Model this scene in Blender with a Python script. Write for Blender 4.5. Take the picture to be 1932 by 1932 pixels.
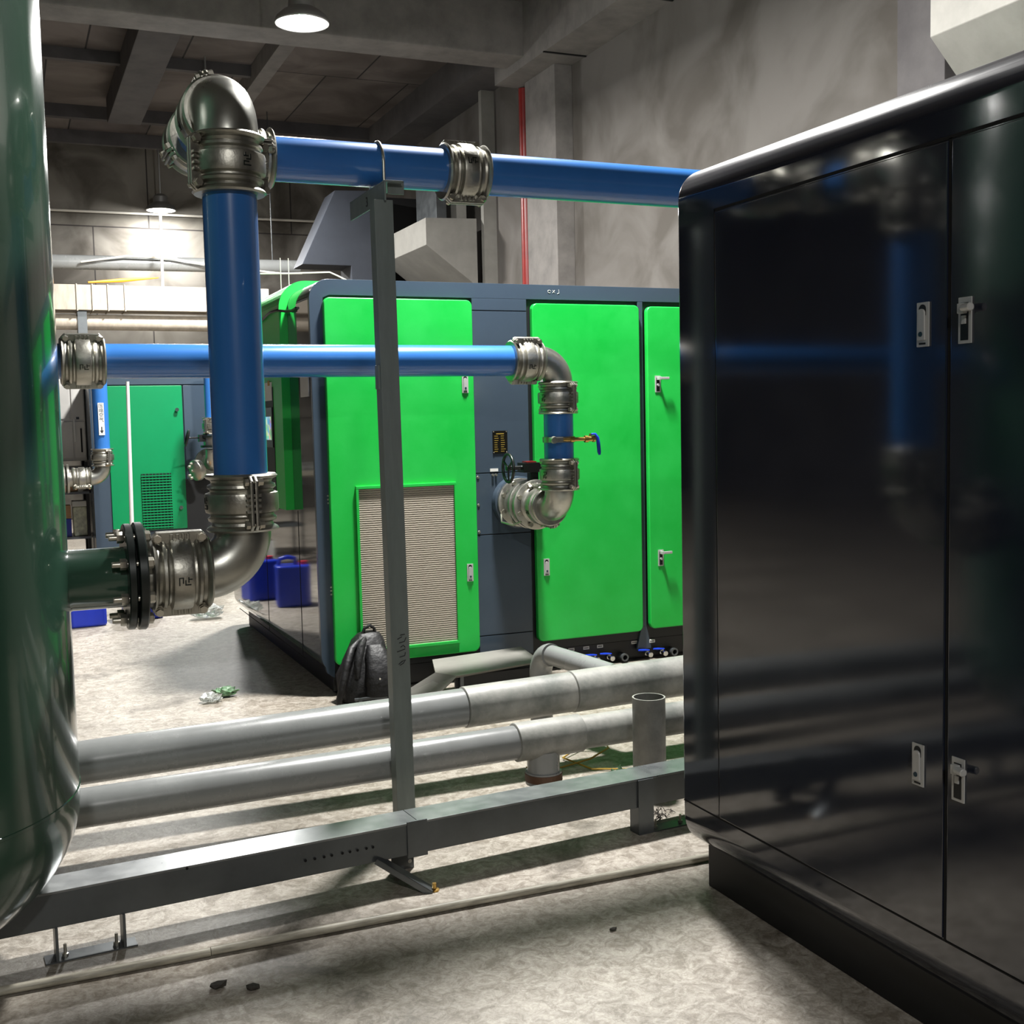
import bpy, bmesh, math, random
from mathutils import Vector, Matrix, Euler
random.seed(7)
PI = math.pi
C = bpy.context.scene.collection
for o in list(bpy.data.objects): bpy.data.objects.remove(o)

# ------------------------------------------------------------ camera
F_PX = 2207.3; YAW = 0.40722774; PIT = -0.0795203; ROL = -0.02224241
cf = Vector((math.sin(YAW)*math.cos(PIT), math.cos(YAW)*math.cos(PIT), math.sin(PIT)))
cr = Vector((math.cos(YAW), -math.sin(YAW), 0)); cu = cr.cross(cf)
r2 = cr*math.cos(ROL)+cu*math.sin(ROL); u2 = -cr*math.sin(ROL)+cu*math.cos(ROL)
cam = bpy.data.cameras.new('camera'); cam.sensor_fit = 'HORIZONTAL'; cam.sensor_width = 36
cam.lens = F_PX/1932*36; cam.clip_start = .05; cam.clip_end = 100
camo = bpy.data.objects.new('camera', cam); C.objects.link(camo)
camo.matrix_world = Matrix.Translation((0, 0, 1.5)) @ Matrix((r2, u2, -cf)).transposed().to_4x4()
bpy.context.scene.camera = camo
# ------------------------------------------------------------ world, exposure
w = bpy.data.worlds.new('world'); bpy.context.scene.world = w; w.use_nodes = True
w.node_tree.nodes['Background'].inputs[0].default_value = (.6, .7, .9, 1)
w.node_tree.nodes['Background'].inputs[1].default_value = 0.02
vs = bpy.context.scene.view_settings
vs.view_transform = 'Standard'; vs.look = 'None'; vs.gamma = 1; vs.use_curve_mapping = False
vs.exposure = 0.55
GLOW_W = 60.0
LAMP_W = 420.0          # power of each high bay lamp
LAMPS = [(2.55, 5.5), (2.59, 10.42), (2.55, 15.3), (2.53, 20.0)]
LAMPS_SIDE = [(-0.6, -4.2)]

# ------------------------------------------------------------ materials
def lin(c):
    return tuple(((v/255)/12.92 if v/255 <= .04045 else ((v/255+.055)/1.055)**2.4) for v in c)+(1,)
def mat(name, col, rough=.5, metal=0.0, var=.0, scale=4.0, bump=0.0, bscale=60.0, coat=0.0, col2=None, stretch=(1,1,1), spec=.5, rvar=0.0, detail=6):
    m = bpy.data.materials.new(name); m.use_nodes = True
    nt = m.node_tree; b = nt.nodes['Principled BSDF']
    b.inputs['Roughness'].default_value = rough; b.inputs['Metallic'].default_value = metal
    b.inputs['Coat Weight'].default_value = coat; b.inputs['Coat Roughness'].default_value = .04
    b.inputs['Specular IOR Level'].default_value = spec
    c1 = lin(col)
    tc = nt.nodes.new('ShaderNodeTexCoord'); mp = nt.nodes.new('ShaderNodeMapping')
    mp.inputs['Scale'].default_value = stretch
    nt.links.new(tc.outputs['Object'], mp.inputs['Vector'])
    n = nt.nodes.new('ShaderNodeTexNoise'); n.inputs['Scale'].default_value = scale; n.inputs['Detail'].default_value = detail
    n.inputs['Roughness'].default_value = .65
    nt.links.new(mp.outputs[0], n.inputs['Vector'])
    rp = nt.nodes.new('ShaderNodeValToRGB')
    rp.color_ramp.elements[0].position = .35; rp.color_ramp.elements[1].position = .68
    c2 = lin(col2) if col2 else tuple(min(1, v*(1+var)) for v in c1[:3])+(1,)
    c0 = c1 if col2 else tuple(v*(1-var) for v in c1[:3])+(1,)
    rp.color_ramp.elements[0].color = c0; rp.color_ramp.elements[1].color = c2
    nt.links.new(n.outputs['Fac'], rp.inputs[0]); nt.links.new(rp.outputs[0], b.inputs['Base Color'])
    if rvar:
        mr = nt.nodes.new('ShaderNodeMapRange'); mr.inputs[1].default_value = .3; mr.inputs[2].default_value = .7
        mr.inputs[3].default_value = max(.02, rough-rvar); mr.inputs[4].default_value = rough+rvar
        nt.links.new(n.outputs['Fac'], mr.inputs[0]); nt.links.new(mr.outputs[0], b.inputs['Roughness'])
    if bump:
        n2 = nt.nodes.new('ShaderNodeTexNoise'); n2.inputs['Scale'].default_value = bscale; n2.inputs['Detail'].default_value = 5
        nt.links.new(mp.outputs[0], n2.inputs['Vector'])
        bp = nt.nodes.new('ShaderNodeBump'); bp.inputs['Strength'].default_value = bump; bp.inputs['Distance'].default_value = .01
        nt.links.new(n2.outputs['Fac'], bp.inputs['Height']); nt.links.new(bp.outputs[0], b.inputs['Normal'])
    return m
def dusty(m, col=(92, 90, 92), lo=.05, hi=.85, amt=.7):  # paints an edge highlight, along with dust, into the colour of upward-facing surfaces
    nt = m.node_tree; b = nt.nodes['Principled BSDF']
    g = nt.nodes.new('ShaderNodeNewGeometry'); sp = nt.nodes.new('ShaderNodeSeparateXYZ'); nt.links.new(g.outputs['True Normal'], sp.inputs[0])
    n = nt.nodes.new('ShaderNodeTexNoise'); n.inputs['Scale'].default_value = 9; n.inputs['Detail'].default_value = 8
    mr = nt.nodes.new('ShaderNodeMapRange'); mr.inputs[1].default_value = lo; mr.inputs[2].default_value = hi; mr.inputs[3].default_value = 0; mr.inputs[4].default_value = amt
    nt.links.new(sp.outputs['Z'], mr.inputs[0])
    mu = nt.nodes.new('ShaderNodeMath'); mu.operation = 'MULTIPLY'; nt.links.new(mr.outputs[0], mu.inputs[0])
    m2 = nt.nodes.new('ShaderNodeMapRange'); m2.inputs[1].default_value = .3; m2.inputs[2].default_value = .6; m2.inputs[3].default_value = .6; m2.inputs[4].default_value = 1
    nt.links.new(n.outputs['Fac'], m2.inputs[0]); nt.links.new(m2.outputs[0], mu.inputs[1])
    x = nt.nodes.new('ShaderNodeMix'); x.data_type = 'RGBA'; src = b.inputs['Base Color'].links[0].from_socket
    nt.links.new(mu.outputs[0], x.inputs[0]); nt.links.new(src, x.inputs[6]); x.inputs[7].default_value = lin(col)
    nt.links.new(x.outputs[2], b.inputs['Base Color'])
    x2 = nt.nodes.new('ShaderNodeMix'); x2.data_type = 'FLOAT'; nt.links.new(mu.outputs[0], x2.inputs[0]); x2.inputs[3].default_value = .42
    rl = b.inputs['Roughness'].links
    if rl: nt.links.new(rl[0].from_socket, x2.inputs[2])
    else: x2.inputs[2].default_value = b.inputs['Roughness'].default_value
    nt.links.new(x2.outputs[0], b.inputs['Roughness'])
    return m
def emis(name, col, s):
    m = bpy.data.materials.new(name); m.use_nodes = True; b = m.node_tree.nodes['Principled BSDF']
    b.inputs['Base Color'].default_value = lin(col); b.inputs['Emission Color'].default_value = lin(col)
    b.inputs['Emission Strength'].default_value = s
    return m
M = {}
M['steel'] = mat('stainless_steel', (170, 170, 163), .32, .95, .10, 5, .03, 30, rvar=.08)
M['caststeel'] = mat('cast_stainless', (168, 166, 157), .38, .95, .14, 14, .08, 90, rvar=.08)
M['bluepipe'] = mat('blue_lacquered_aluminium', (48, 104, 172), .25, .0, .05, 2, .0, coat=.5)
M['navy'] = mat('glossy_navy_paint_shaded', (26, 31, 44), .085, 0, .12, 1.2, .012, 4, spec=.55, rvar=.02)  # same paint as slate; shade put into the darker colour
dusty(M['navy']); M['navy'].node_tree.nodes['Principled BSDF'].inputs['IOR'].default_value = 1.75  # highlight on the cabinet's top roll painted in as paler colour
M['slate'] = mat('slate_blue_paint_lit', (58, 70, 82), .26, 0, .06, 1.5, .01, 8, spec=.5)  # same paint as navy; its lit tone put into the colour
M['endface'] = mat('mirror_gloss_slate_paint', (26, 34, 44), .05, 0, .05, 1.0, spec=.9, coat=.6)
dusty(M['endface'], (150, 148, 142)); M['endface'].node_tree.nodes['Principled BSDF'].inputs['IOR'].default_value = 2.1  # bright rounded top edge painted in together with the dust
M['black'] = mat('matt_black_recess', (10, 12, 15), .5, 0, .1)
M['blackgap'] = mat('black_seam', (3, 3, 4), .9)
M['green'] = mat('bright_green_powder_coat', (18, 170, 58), .36, 0, .09, 2.2, .02, 90, col2=(36, 184, 74), rvar=.05)
M['dkgreen'] = mat('deep_green_powder_coat', (0, 122, 72), .3, 0, .05, 1.5)
M['tank'] = mat('dark_green_tank_enamel', (46, 74, 60), .18, 0, .08, 1.0, .012, 3, coat=.4, rvar=.04)
M['tankblack'] = mat('black_green_flange', (22, 30, 28), .3, .2, .2, 20)
M['zinc'] = mat('zinc_plated_bolts', (190, 186, 174), .3, .9, .1, 20)
M['galv'] = mat('galvanised_grey_steel', (96, 100, 102), .36, .65, .10, 7, .02, 40, rvar=.08)
M['hoodgrey'] = mat('dark_sheet_metal', (48, 52, 60), .55, .2, .12, 3)
M['lid'] = mat('worn_galvanised_lid', (106, 110, 112), .34, .55, .0, 3.5, .02, 40, col2=(148, 150, 150), rvar=.1, detail=9)
M['postgrey'] = mat('satin_grey_post_steel', (112, 120, 116), .45, .2, .10, 7, .02, 40, stretch=(4, 4, .6))
M['galvlight'] = mat('pale_galvanised_sheet', (134, 132, 126), .5, .2, .12, 3, .03, 20)
M['pvc'] = mat('grey_pvc', (128, 130, 129), .27, 0, .10, 2.5, .01, 30, rvar=.08)
M['pvcdirty'] = mat('grey_pvc_dusty', (166, 164, 158), .45, 0, .0, 4, .05, 60, col2=(104, 107, 102), rvar=.12, detail=10)
M['pvcwhite'] = mat('dirty_white_conduit', (186, 180, 164), .5, 0, .0, 9, .05, 60, col2=(120, 116, 102), stretch=(1, 8, 8), detail=10)
M['silver'] = mat('silver_zinc_casting', (188, 188, 186), .3, .35)
M['chrome'] = mat('polished_chrome', (215, 217, 215), .16, 1.0)
M['blackplastic'] = mat('black_plastic', (14, 15, 16), .32)
M['blackcloth'] = mat('black_nylon', (14, 14, 16), .55, 0, .4, 12, .8, 22)
M['jug'] = mat('blue_polyethylene', (22, 48, 168), .3, 0, .08, 6)
M['red'] = mat('red_cap', (190, 30, 50), .4)
M['redpipe'] = mat('red_pipe_paint', (120, 24, 20), .35, 0, .15, 6)
M['brass'] = mat('brass', (196, 160, 90), .28, .95)
M['bluehandle'] = mat('blue_vinyl', (24, 60, 190), .35)
M['white'] = mat('white_label', (205, 205, 200), .5, 0, .04)
M['ink'] = mat('black_ink', (20, 20, 22), .6)
M['offwhite'] = mat('white_sheet', (186, 184, 180), .45, 0, .06, 3)
M['nameplate'] = mat('dark_nameplate', (26, 24, 18), .35, .5)
M['gold'] = mat('gold_print', (176, 150, 70), .4, .6)
M['beige'] = mat('dusty_cream_duct', (188, 177, 160), .6, 0, .0, 6, .05, 40, col2=(160, 150, 136), stretch=(2, 2, .5))
M['orange'] = mat('orange_strap', (226, 150, 30), .5)
M['cable'] = mat('white_cable', (200, 196, 186), .5)
M['yellow'] = mat('yellow_wire', (160, 128, 40), .5)
M['stone'] = mat('dark_rubble', (52, 48, 42), .8, 0, .3, 30, .5, 60)
M['cardboard'] = mat('cardboard', (170, 132, 96), .7)
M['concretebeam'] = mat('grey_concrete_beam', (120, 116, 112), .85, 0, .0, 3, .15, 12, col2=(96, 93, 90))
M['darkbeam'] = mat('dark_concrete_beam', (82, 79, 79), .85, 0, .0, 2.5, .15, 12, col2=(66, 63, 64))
M['lampmetal'] = mat('lamp_aluminium', (160, 160, 158), .4, .7)
M['lens'] = emis('lit_lamp_lens', (255, 252, 246), 30)
M['bottle'] = mat('pale_bottles', (196, 200, 176), .3, 0, .3, 20)
M['teal'] = mat('dark_teal_lock', (24, 50, 62), .3)
M['brownband'] = mat('brown_tape', (84, 58, 40), .6)
mm = bpy.data.materials.new('clear_plastic_film'); mm.use_nodes = True
b = mm.node_tree.nodes['Principled BSDF']; b.inputs['Base Color'].default_value = (.85, .88, .85, 1)
b.inputs['Transmission Weight'].default_value = .75; b.inputs['Roughness'].default_value = .25; M['film'] = mm

def setup_floor():
    m = bpy.data.materials.new('worn_concrete_floor'); m.use_nodes = True; nt = m.node_tree; b = nt.nodes['Principled BSDF']
    tc = nt.nodes.new('ShaderNodeTexCoord')
    def noise(s, d, dist=0.0, r=.6):
        n = nt.nodes.new('ShaderNodeTexNoise'); n.inputs['Scale'].default_value = s; n.inputs['Detail'].default_value = d
        n.inputs['Distortion'].default_value = dist; n.inputs['Roughness'].default_value = r
        nt.links.new(tc.outputs['Object'], n.inputs['Vector']); return n
    def ramp(src, p0, c0, p1, c1):
        r = nt.nodes.new('ShaderNodeValToRGB'); e = r.color_ramp.elements
        e[0].position = p0; e[0].color = c0; e[1].position = p1; e[1].color = c1
        nt.links.new(src, r.inputs[0]); return r
    def mix(a, b_, fac=None, f=.5, mode='MIX'):
        x = nt.nodes.new('ShaderNodeMix'); x.data_type = 'RGBA'; x.blend_type = mode; x.inputs[0].default_value = f
        if fac: nt.links.new(fac, x.inputs[0])
        nt.links.new(a, x.inputs[6]); nt.links.new(b_, x.inputs[7]); return x.outputs[2]
    big = ramp(noise(.9, 5).outputs['Fac'], .35, lin((150, 144, 134)), .65, lin((184, 177, 166)))
    sc = ramp(noise(17, 10, 1.2, .75).outputs['Fac'], .40, lin((168, 160, 148)), .58, (1, 1, 1, 1))
    fine = ramp(noise(60, 6, 1.5).outputs['Fac'], .3, lin((168, 160, 150)), .7, (1, 1, 1, 1))
    c = mix(big.outputs[0], sc.outputs[0], f=.8, mode='MULTIPLY')
    c = mix(c, fine.outputs[0], f=.6, mode='MULTIPLY')
    st = ramp(noise(2.3, 7, 1.0).outputs['Fac'], .30, lin((140, 134, 124)), .42, (1, 1, 1, 1))
    c = mix(c, st.outputs[0], f=.7, mode='MULTIPLY')
    nt.links.new(c, b.inputs['Base Color'])
    b.inputs['Roughness'].default_value = .52
    bp = nt.nodes.new('ShaderNodeBump'); bp.inputs['Strength'].default_value = .25; bp.inputs['Distance'].default_value = .01
    nt.links.new(noise(16, 9, 2.0, .72).outputs['Fac'], bp.inputs['Height']); nt.links.new(bp.outputs[0], b.inputs['Normal'])
    return m
M['floor'] = setup_floor()
def panelled(name, c0, c1, joint, sx, sz, axes='XY', rough=.85, stain=None, mortar=.012):
    m = bpy.data.materials.new(name); m.use_nodes = True; nt = m.node_tree; b = nt.nodes['Principled BSDF']
    tc = nt.nodes.new('ShaderNodeTexCoord'); sp = nt.nodes.new('ShaderNodeSeparateXYZ'); cb = nt.nodes.new('ShaderNodeCombineXYZ')
    nt.links.new(tc.outputs['Object'], sp.inputs[0])
    nt.links.new(sp.outputs['XYZ'.index(axes[0])], cb.inputs[0]); nt.links.new(sp.outputs['XYZ'.index(axes[1])], cb.inputs[1])
    br = nt.nodes.new('ShaderNodeTexBrick'); br.inputs['Scale'].default_value = 1
    br.inputs['Brick Width'].default_value = sx; br.inputs['Row Height'].default_value = sz; br.inputs['Mortar Size'].default_value = mortar
    br.inputs['Mortar Smooth'].default_value = .2
    br.inputs['Color1'].default_value = lin(c0); br.inputs['Color2'].default_value = lin(c1); br.inputs['Mortar'].default_value = lin(joint)
    br.offset = .37
    nt.links.new(cb.outputs[0], br.inputs['Vector'])
    n = nt.nodes.new('ShaderNodeTexNoise'); n.inputs['Scale'].default_value = 1.1; n.inputs['Detail'].default_value = 9; n.inputs['Distortion'].default_value = .8
    nt.links.new(tc.outputs['Object'], n.inputs['Vector'])
    rp = nt.nodes.new('ShaderNodeValToRGB'); rp.color_ramp.elements[0].position = .38; rp.color_ramp.elements[1].position = .62
    rp.color_ramp.elements[0].color = lin(stain or (170, 165, 160)); rp.color_ramp.elements[1].color = (1, 1, 1, 1)
    nt.links.new(n.outputs['Fac'], rp.inputs[0])
    x = nt.nodes.new('ShaderNodeMix'); x.data_type = 'RGBA'; x.blend_type = 'MULTIPLY'; x.inputs[0].default_value = .8
    nt.links.new(br.outputs['Color'], x.inputs[6]); nt.links.new(rp.outputs[0], x.inputs[7]); nt.links.new(x.outputs[2], b.inputs['Base Color'])
    b.inputs['Roughness'].default_value = rough
    return m
M['ceiling'] = panelled('dusty_ceiling_boards', (120, 112, 106), (92, 85, 84), (26, 23, 24), 1.15, 2.6, 'XY')
M['wallback'] = panelled('stained_back_wall', (116, 112, 104), (108, 104, 98), (52, 48, 46), 2.4, 1.6, 'XZ', stain=(120, 112, 100))
M['wallright'] = panelled('stained_plaster_wall', (98, 94, 90), (94, 91, 87), (76, 72, 70), 40, 60, 'YZ', stain=(176, 170, 160), mortar=.004)

# ------------------------------------------------------------ mesh builder
class MB:
    def __init__(s): s.v = []; s.f = []; s.sm = []
    def add(s, vs, fs, smooth=False):
        k = len(s.v); s.v += [Vector(v) for v in vs]; s.f += [tuple(i+k for i in f) for f in fs]; s.sm += [smooth]*len(fs)
        return s
    def box(s, x0, x1, y0, y1, z0, z1):
        v = [(x, y, z) for z in (z0, z1) for y in (y0, y1) for x in (x0, x1)]
        return s.add(v, [(0, 2, 3, 1), (4, 5, 7, 6), (0, 1, 5, 4), (2, 6, 7, 3), (0, 4, 6, 2), (1, 3, 7, 5)])
    def prism(s, pts, axis, a, b, smooth=False):
        """pts in the plane of the two other axes (in xyz order), extruded a..b along axis"""
        n = len(pts)
        def mk(p, t):
            q = list(p); q.insert(axis, t); return q
        v = [mk(p, a) for p in pts]+[mk(p, b) for p in pts]
        k = len(s.v); s.v += [Vector(x) for x in v]
        for i in range(n):
            j = (i+1) % n; s.f.append((k+i, k+j, k+n+j, k+n+i)); s.sm.append(smooth)
        s.f.append(tuple(k+i for i in range(n))[::-1]); s.f.append(tuple(k+n+i for i in range(n))); s.sm += [False, False]
        return s
    def sweep(s, path, rad, n=24, cap=True, smooth=True):
        path = [Vector(p) for p in path]; m = len(path)
        if not hasattr(rad, '__len__'): rad = [rad]*m
        t0 = (path[1]-path[0]).normalized()
        up = Vector((0, 0, 1)) if abs(t0.z) < .9 else Vector((1, 0, 0))
        a = t0.cross(up).normalized(); k = len(s.v)
        for i, p in enumerate(path):
            t = (path[min(i+1, m-1)]-path[max(i-1, 0)]).normalized()
            a = (a-t*a.dot(t)).normalized(); b_ = t.cross(a)
            for j in range(n):
                th = 2*PI*j/n; s.v.append(p+(a*math.cos(th)+b_*math.sin(th))*rad[i])
        for i in range(m-1):
            for j in range(n):
                j2 = (j+1) % n; s.f.append((k+i*n+j, k+i*n+j2, k+(i+1)*n+j2, k+(i+1)*n+j)); s.sm.append(smooth)
        if cap:
            s.f.append(tuple(k+j for j in range(n))[::-1]); s.f.append(tuple(k+(m-1)*n+j for j in range(n))); s.sm += [False, False]
        return s
    def lathe(s, o, d, prof, n=32, smooth=True, cap=True):
        """prof: list of (t, r) along direction d from o"""
        o = Vector(o); d = Vector(d).normalized()
        up = Vector((0, 0, 1)) if abs(d.z) < .9 else Vector((1, 0, 0))
        a = d.cross(up).normalized(); b_ = d.cross(a); k = len(s.v)
        for t, r in prof:
            for j in range(n):
                th = 2*PI*(j+.5)/n; s.v.append(o+d*t+(a*math.cos(th)+b_*math.sin(th))*r)
        m = len(prof)
        for i in range(m-1):
            for j in range(n):
                j2 = (j+1) % n; s.f.append((k+i*n+j, k+i*n+j2, k+(i+1)*n+j2, k+(i+1)*n+j)); s.sm.append(smooth)
        if cap:
            s.f.append(tuple(k+j for j in range(n))[::-1]); s.f.append(tuple(k+(m-1)*n+j for j in range(n))); s.sm += [False, False]
        return s
    def xf(s, mtx):
        s.v = [mtx @ v for v in s.v]; return s
    def build(s, name, m, parent=None, bevel=0, sharp=35, seg=2, sub=0, loc=None):
        me = bpy.data.meshes.new(name); me.from_pydata([tuple(v) for v in s.v], [], s.f)
        for p, q in zip(me.polygons, s.sm): p.use_smooth = q
        bm = bmesh.new(); bm.from_mesh(me)
        bmesh.ops.recalc_face_normals(bm, faces=bm.faces)
        if bevel:
            es = [e for e in bm.edges if len(e.link_faces) == 2 and e.calc_face_angle(0) > math.radians(sharp)]
            bmesh.ops.bevel(bm, geom=es, offset=bevel, segments=seg, profile=.6, affect='EDGES', clamp_overlap=True)
            for f in bm.faces: f.smooth = True
        bm.to_mesh(me); bm.free()
        for e in me.edges: pass
        me.materials.append(m if not isinstance(m, str) else M[m])
        o = bpy.data.objects.new(name, me); C.objects.link(o)
        if bevel or any(s.sm):
            try: me.set_sharp_from_angle(angle=math.radians(38))
            except Exception: pass
        if bevel:
            wn = o.modifiers.new('weighted_normal', 'WEIGHTED_NORMAL'); wn.keep_sharp = True; wn.weight = 90
        if parent: o.parent = parent
        return o
def arc(c, r, a0, a1, n=10):
    return [(c[0]+r*math.cos(a0+(a1-a0)*i/n), c[1]+r*math.sin(a0+(a1-a0)*i/n)) for i in range(n+1)]
def rrect(x0, x1, z0, z1, r, n=6):
    return arc((x1-r, z1-r), r, 0, PI/2, n)+arc((x0+r, z1-r), r, PI/2, PI, n)+arc((x0+r, z0+r), r, PI, 1.5*PI, n)+arc((x1-r, z0+r), r, 1.5*PI, 2*PI, n)
def tag(o, label, cat, group=None, kind=None):
    o['label'] = label; o['category'] = cat
    if group: o['group'] = group
    if kind: o['kind'] = kind
    return o
def thing(name, label, cat, loc=(0, 0, 0), group=None):
    o = bpy.data.objects.new(name, None); C.objects.link(o); o.location = loc; o.empty_display_size = .1
    return tag(o, label, cat, group)
def P(mb, name, m, t, **k):
    """part of thing t; coordinates are world coordinates"""
    L = t.location
    q = t.parent
    while q: L = L+q.location; q = q.parent
    mb.xf(Matrix.Translation(-L)); return mb.build(name, m, t, **k)
def struct(mb, name, m, label, **k):
    o = mb.build(name, m, **k); o['kind'] = 'structure'; o['label'] = label; o['category'] = name.split('_')[0]
    return o
def copy_tree(o, parent=None):
    c = o.copy(); C.objects.link(c); c.parent = parent
    for ch in list(o.children): copy_tree(ch, c)
    return c
def one(mb, name, m, label, cat, group=None, **k):
    return tag(mb.build(name, m, **k), label, cat, group)

# ------------------------------------------------------------ room
X0, X1, Y0, Y1, H = -9.0, 6.0, -7.0, 20.6, 6.1
struct(MB().box(X0-.2, X1+.2, Y0-.2, Y1+.2, -.2, 0), 'floor', 'floor', 'pale worn concrete floor of the compressor hall')
struct(MB().box(X0-.2, X1+.2, Y0-.2, Y1+.2, H, H+.2), 'ceiling', 'ceiling', 'dark dusty boarded ceiling with joints')
struct(MB().box(X0-.2, X1+.2, Y1, Y1+.2, 0, H), 'wall_back', 'wallback', 'stained back wall of the hall behind the far lamp')
struct(MB().box(X1, X1+.2, Y0, Y1, 0, H), 'wall_right', 'wallright', 'stained plaster right wall behind the green machine')
struct(MB().box(X0-.2, X0, Y0, Y1, 0, H), 'wall_left', 'wallright', 'plain left wall of the hall')
struct(MB().box(X0-.2, X1+.2, Y0-.2, Y0, 0, H), 'wall_front', 'wallback', 'plain wall behind the viewpoint')
# transverse ceiling beams (along X) and longitudinal ones (along Y)
struct(MB().box(X0, X1, 12.15, 12.65, 5.5, H), 'trim_1', 'concretebeam', 'large concrete ceiling beam crossing the hall above the lamp', bevel=.02)
struct(MB().box(X0, X1, 2.6, 3.1, 5.5, H), 'trim_2', 'concretebeam', 'second concrete ceiling beam crossing the hall', bevel=.02)
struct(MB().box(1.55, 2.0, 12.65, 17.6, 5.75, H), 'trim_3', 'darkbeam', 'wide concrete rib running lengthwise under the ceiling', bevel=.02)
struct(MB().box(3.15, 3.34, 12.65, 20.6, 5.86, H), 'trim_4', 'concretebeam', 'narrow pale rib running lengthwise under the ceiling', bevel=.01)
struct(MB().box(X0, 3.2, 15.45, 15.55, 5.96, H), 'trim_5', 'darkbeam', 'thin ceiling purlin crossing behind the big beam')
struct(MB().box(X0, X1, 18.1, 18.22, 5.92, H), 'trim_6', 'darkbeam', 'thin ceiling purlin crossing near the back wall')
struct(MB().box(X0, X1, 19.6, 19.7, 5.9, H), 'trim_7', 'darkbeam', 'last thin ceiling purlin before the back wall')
# right wall edge beam, lower box beam and pilasters
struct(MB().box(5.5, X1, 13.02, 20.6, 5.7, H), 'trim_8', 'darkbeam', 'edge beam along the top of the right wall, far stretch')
struct(MB().box(5.5, X1, -7, 12.98, 5.4, H), 'trim_9', 'concretebeam', 'edge beam along the top of the right wall, near stretch')
struct(MB().box(5.78, X1, 11.95, 12.75, 0, 5.4), 'trim_10', 'concretebeam', 'concrete pilaster beside the red pipe', bevel=.01)
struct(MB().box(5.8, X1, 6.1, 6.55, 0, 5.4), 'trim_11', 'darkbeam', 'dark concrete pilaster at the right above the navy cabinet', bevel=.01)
struct(MB().box(5.82, X1, 14.20, 14.29, 0, 5.7), 'trim_12', 'galvlight', 'pale vertical strip on the right wall beside the boxed duct')
for i, y in enumerate((11.6, 9.8)):
    struct(MB().box(5.485, 5.995, y-.012, y+.012, 5.388, 5.4), 'trim_%d' % (13+i), 'blackgap', 'joint line across the underside of the edge beam')

# ------------------------------------------------------------ lamps
def lamp(x, y, label, z=5.0, side=False):
    t = thing('high_bay_lamp', label, 'lamp', (x, y, z), 'round high bay lamps hanging over the aisle')
    P(MB().lathe((x, y, z), (0, 0, 1), [(0, .235), (.01, .24), (.05, .225), (.10, .17), (.13, .12), (.22, .11), (.26, .07), (.27, .03)], 32), 'lamp_shade', 'lampmetal', t)
    P(MB().lathe((x, y, z-.012), (0, 0, 1), [(0, .10), (.004, .17), (.014, .225), (.02, .228)], 32), 'lamp_lens', 'lens', t)
    P(MB().lathe((x, y, z+.26), (0, 0, 1), [(0, .012), (H-z-.26, .012)], 8), 'hanging_rod', 'lampmetal', t)
    L = bpy.data.lights.new('lamp_light', 'AREA'); L.shape = 'DISK'; L.size = .42; L.energy = LAMP_W*(.5 if side else {20.0: .3, 15.3: .75, 5.5: 1.1}.get(y, 1))
    L.color = (1, .985, .955)
    lo = bpy.data.objects.new('lamp_light', L); C.objects.link(lo); lo.parent = t; lo.location = (0, 0, -.03)
    L2 = bpy.data.lights.new('lens_glow', 'POINT'); L2.energy = GLOW_W*(.4 if y == 20.0 else 1); L2.shadow_soft_size = .03; L2.color = (1, .99, .97)
    l2 = bpy.data.objects.new('lens_glow', L2); C.objects.link(l2); l2.parent = t; l2.location = (0, 0, -.05)
    return t
lamp(*LAMPS[0], 'round high bay lamp above the green machine front, out of view overhead')
lamp(*LAMPS[1], 'large bright round high bay lamp at the top of the view')
lamp(*LAMPS[2], 'round high bay lamp hidden behind the big steel elbow')
lamp(*LAMPS[3], 'small distant round high bay lamp in front of the back wall')
for i, p in enumerate(LAMPS_SIDE): lamp(*p, 'round high bay lamp behind the viewpoint', side=True)

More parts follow.
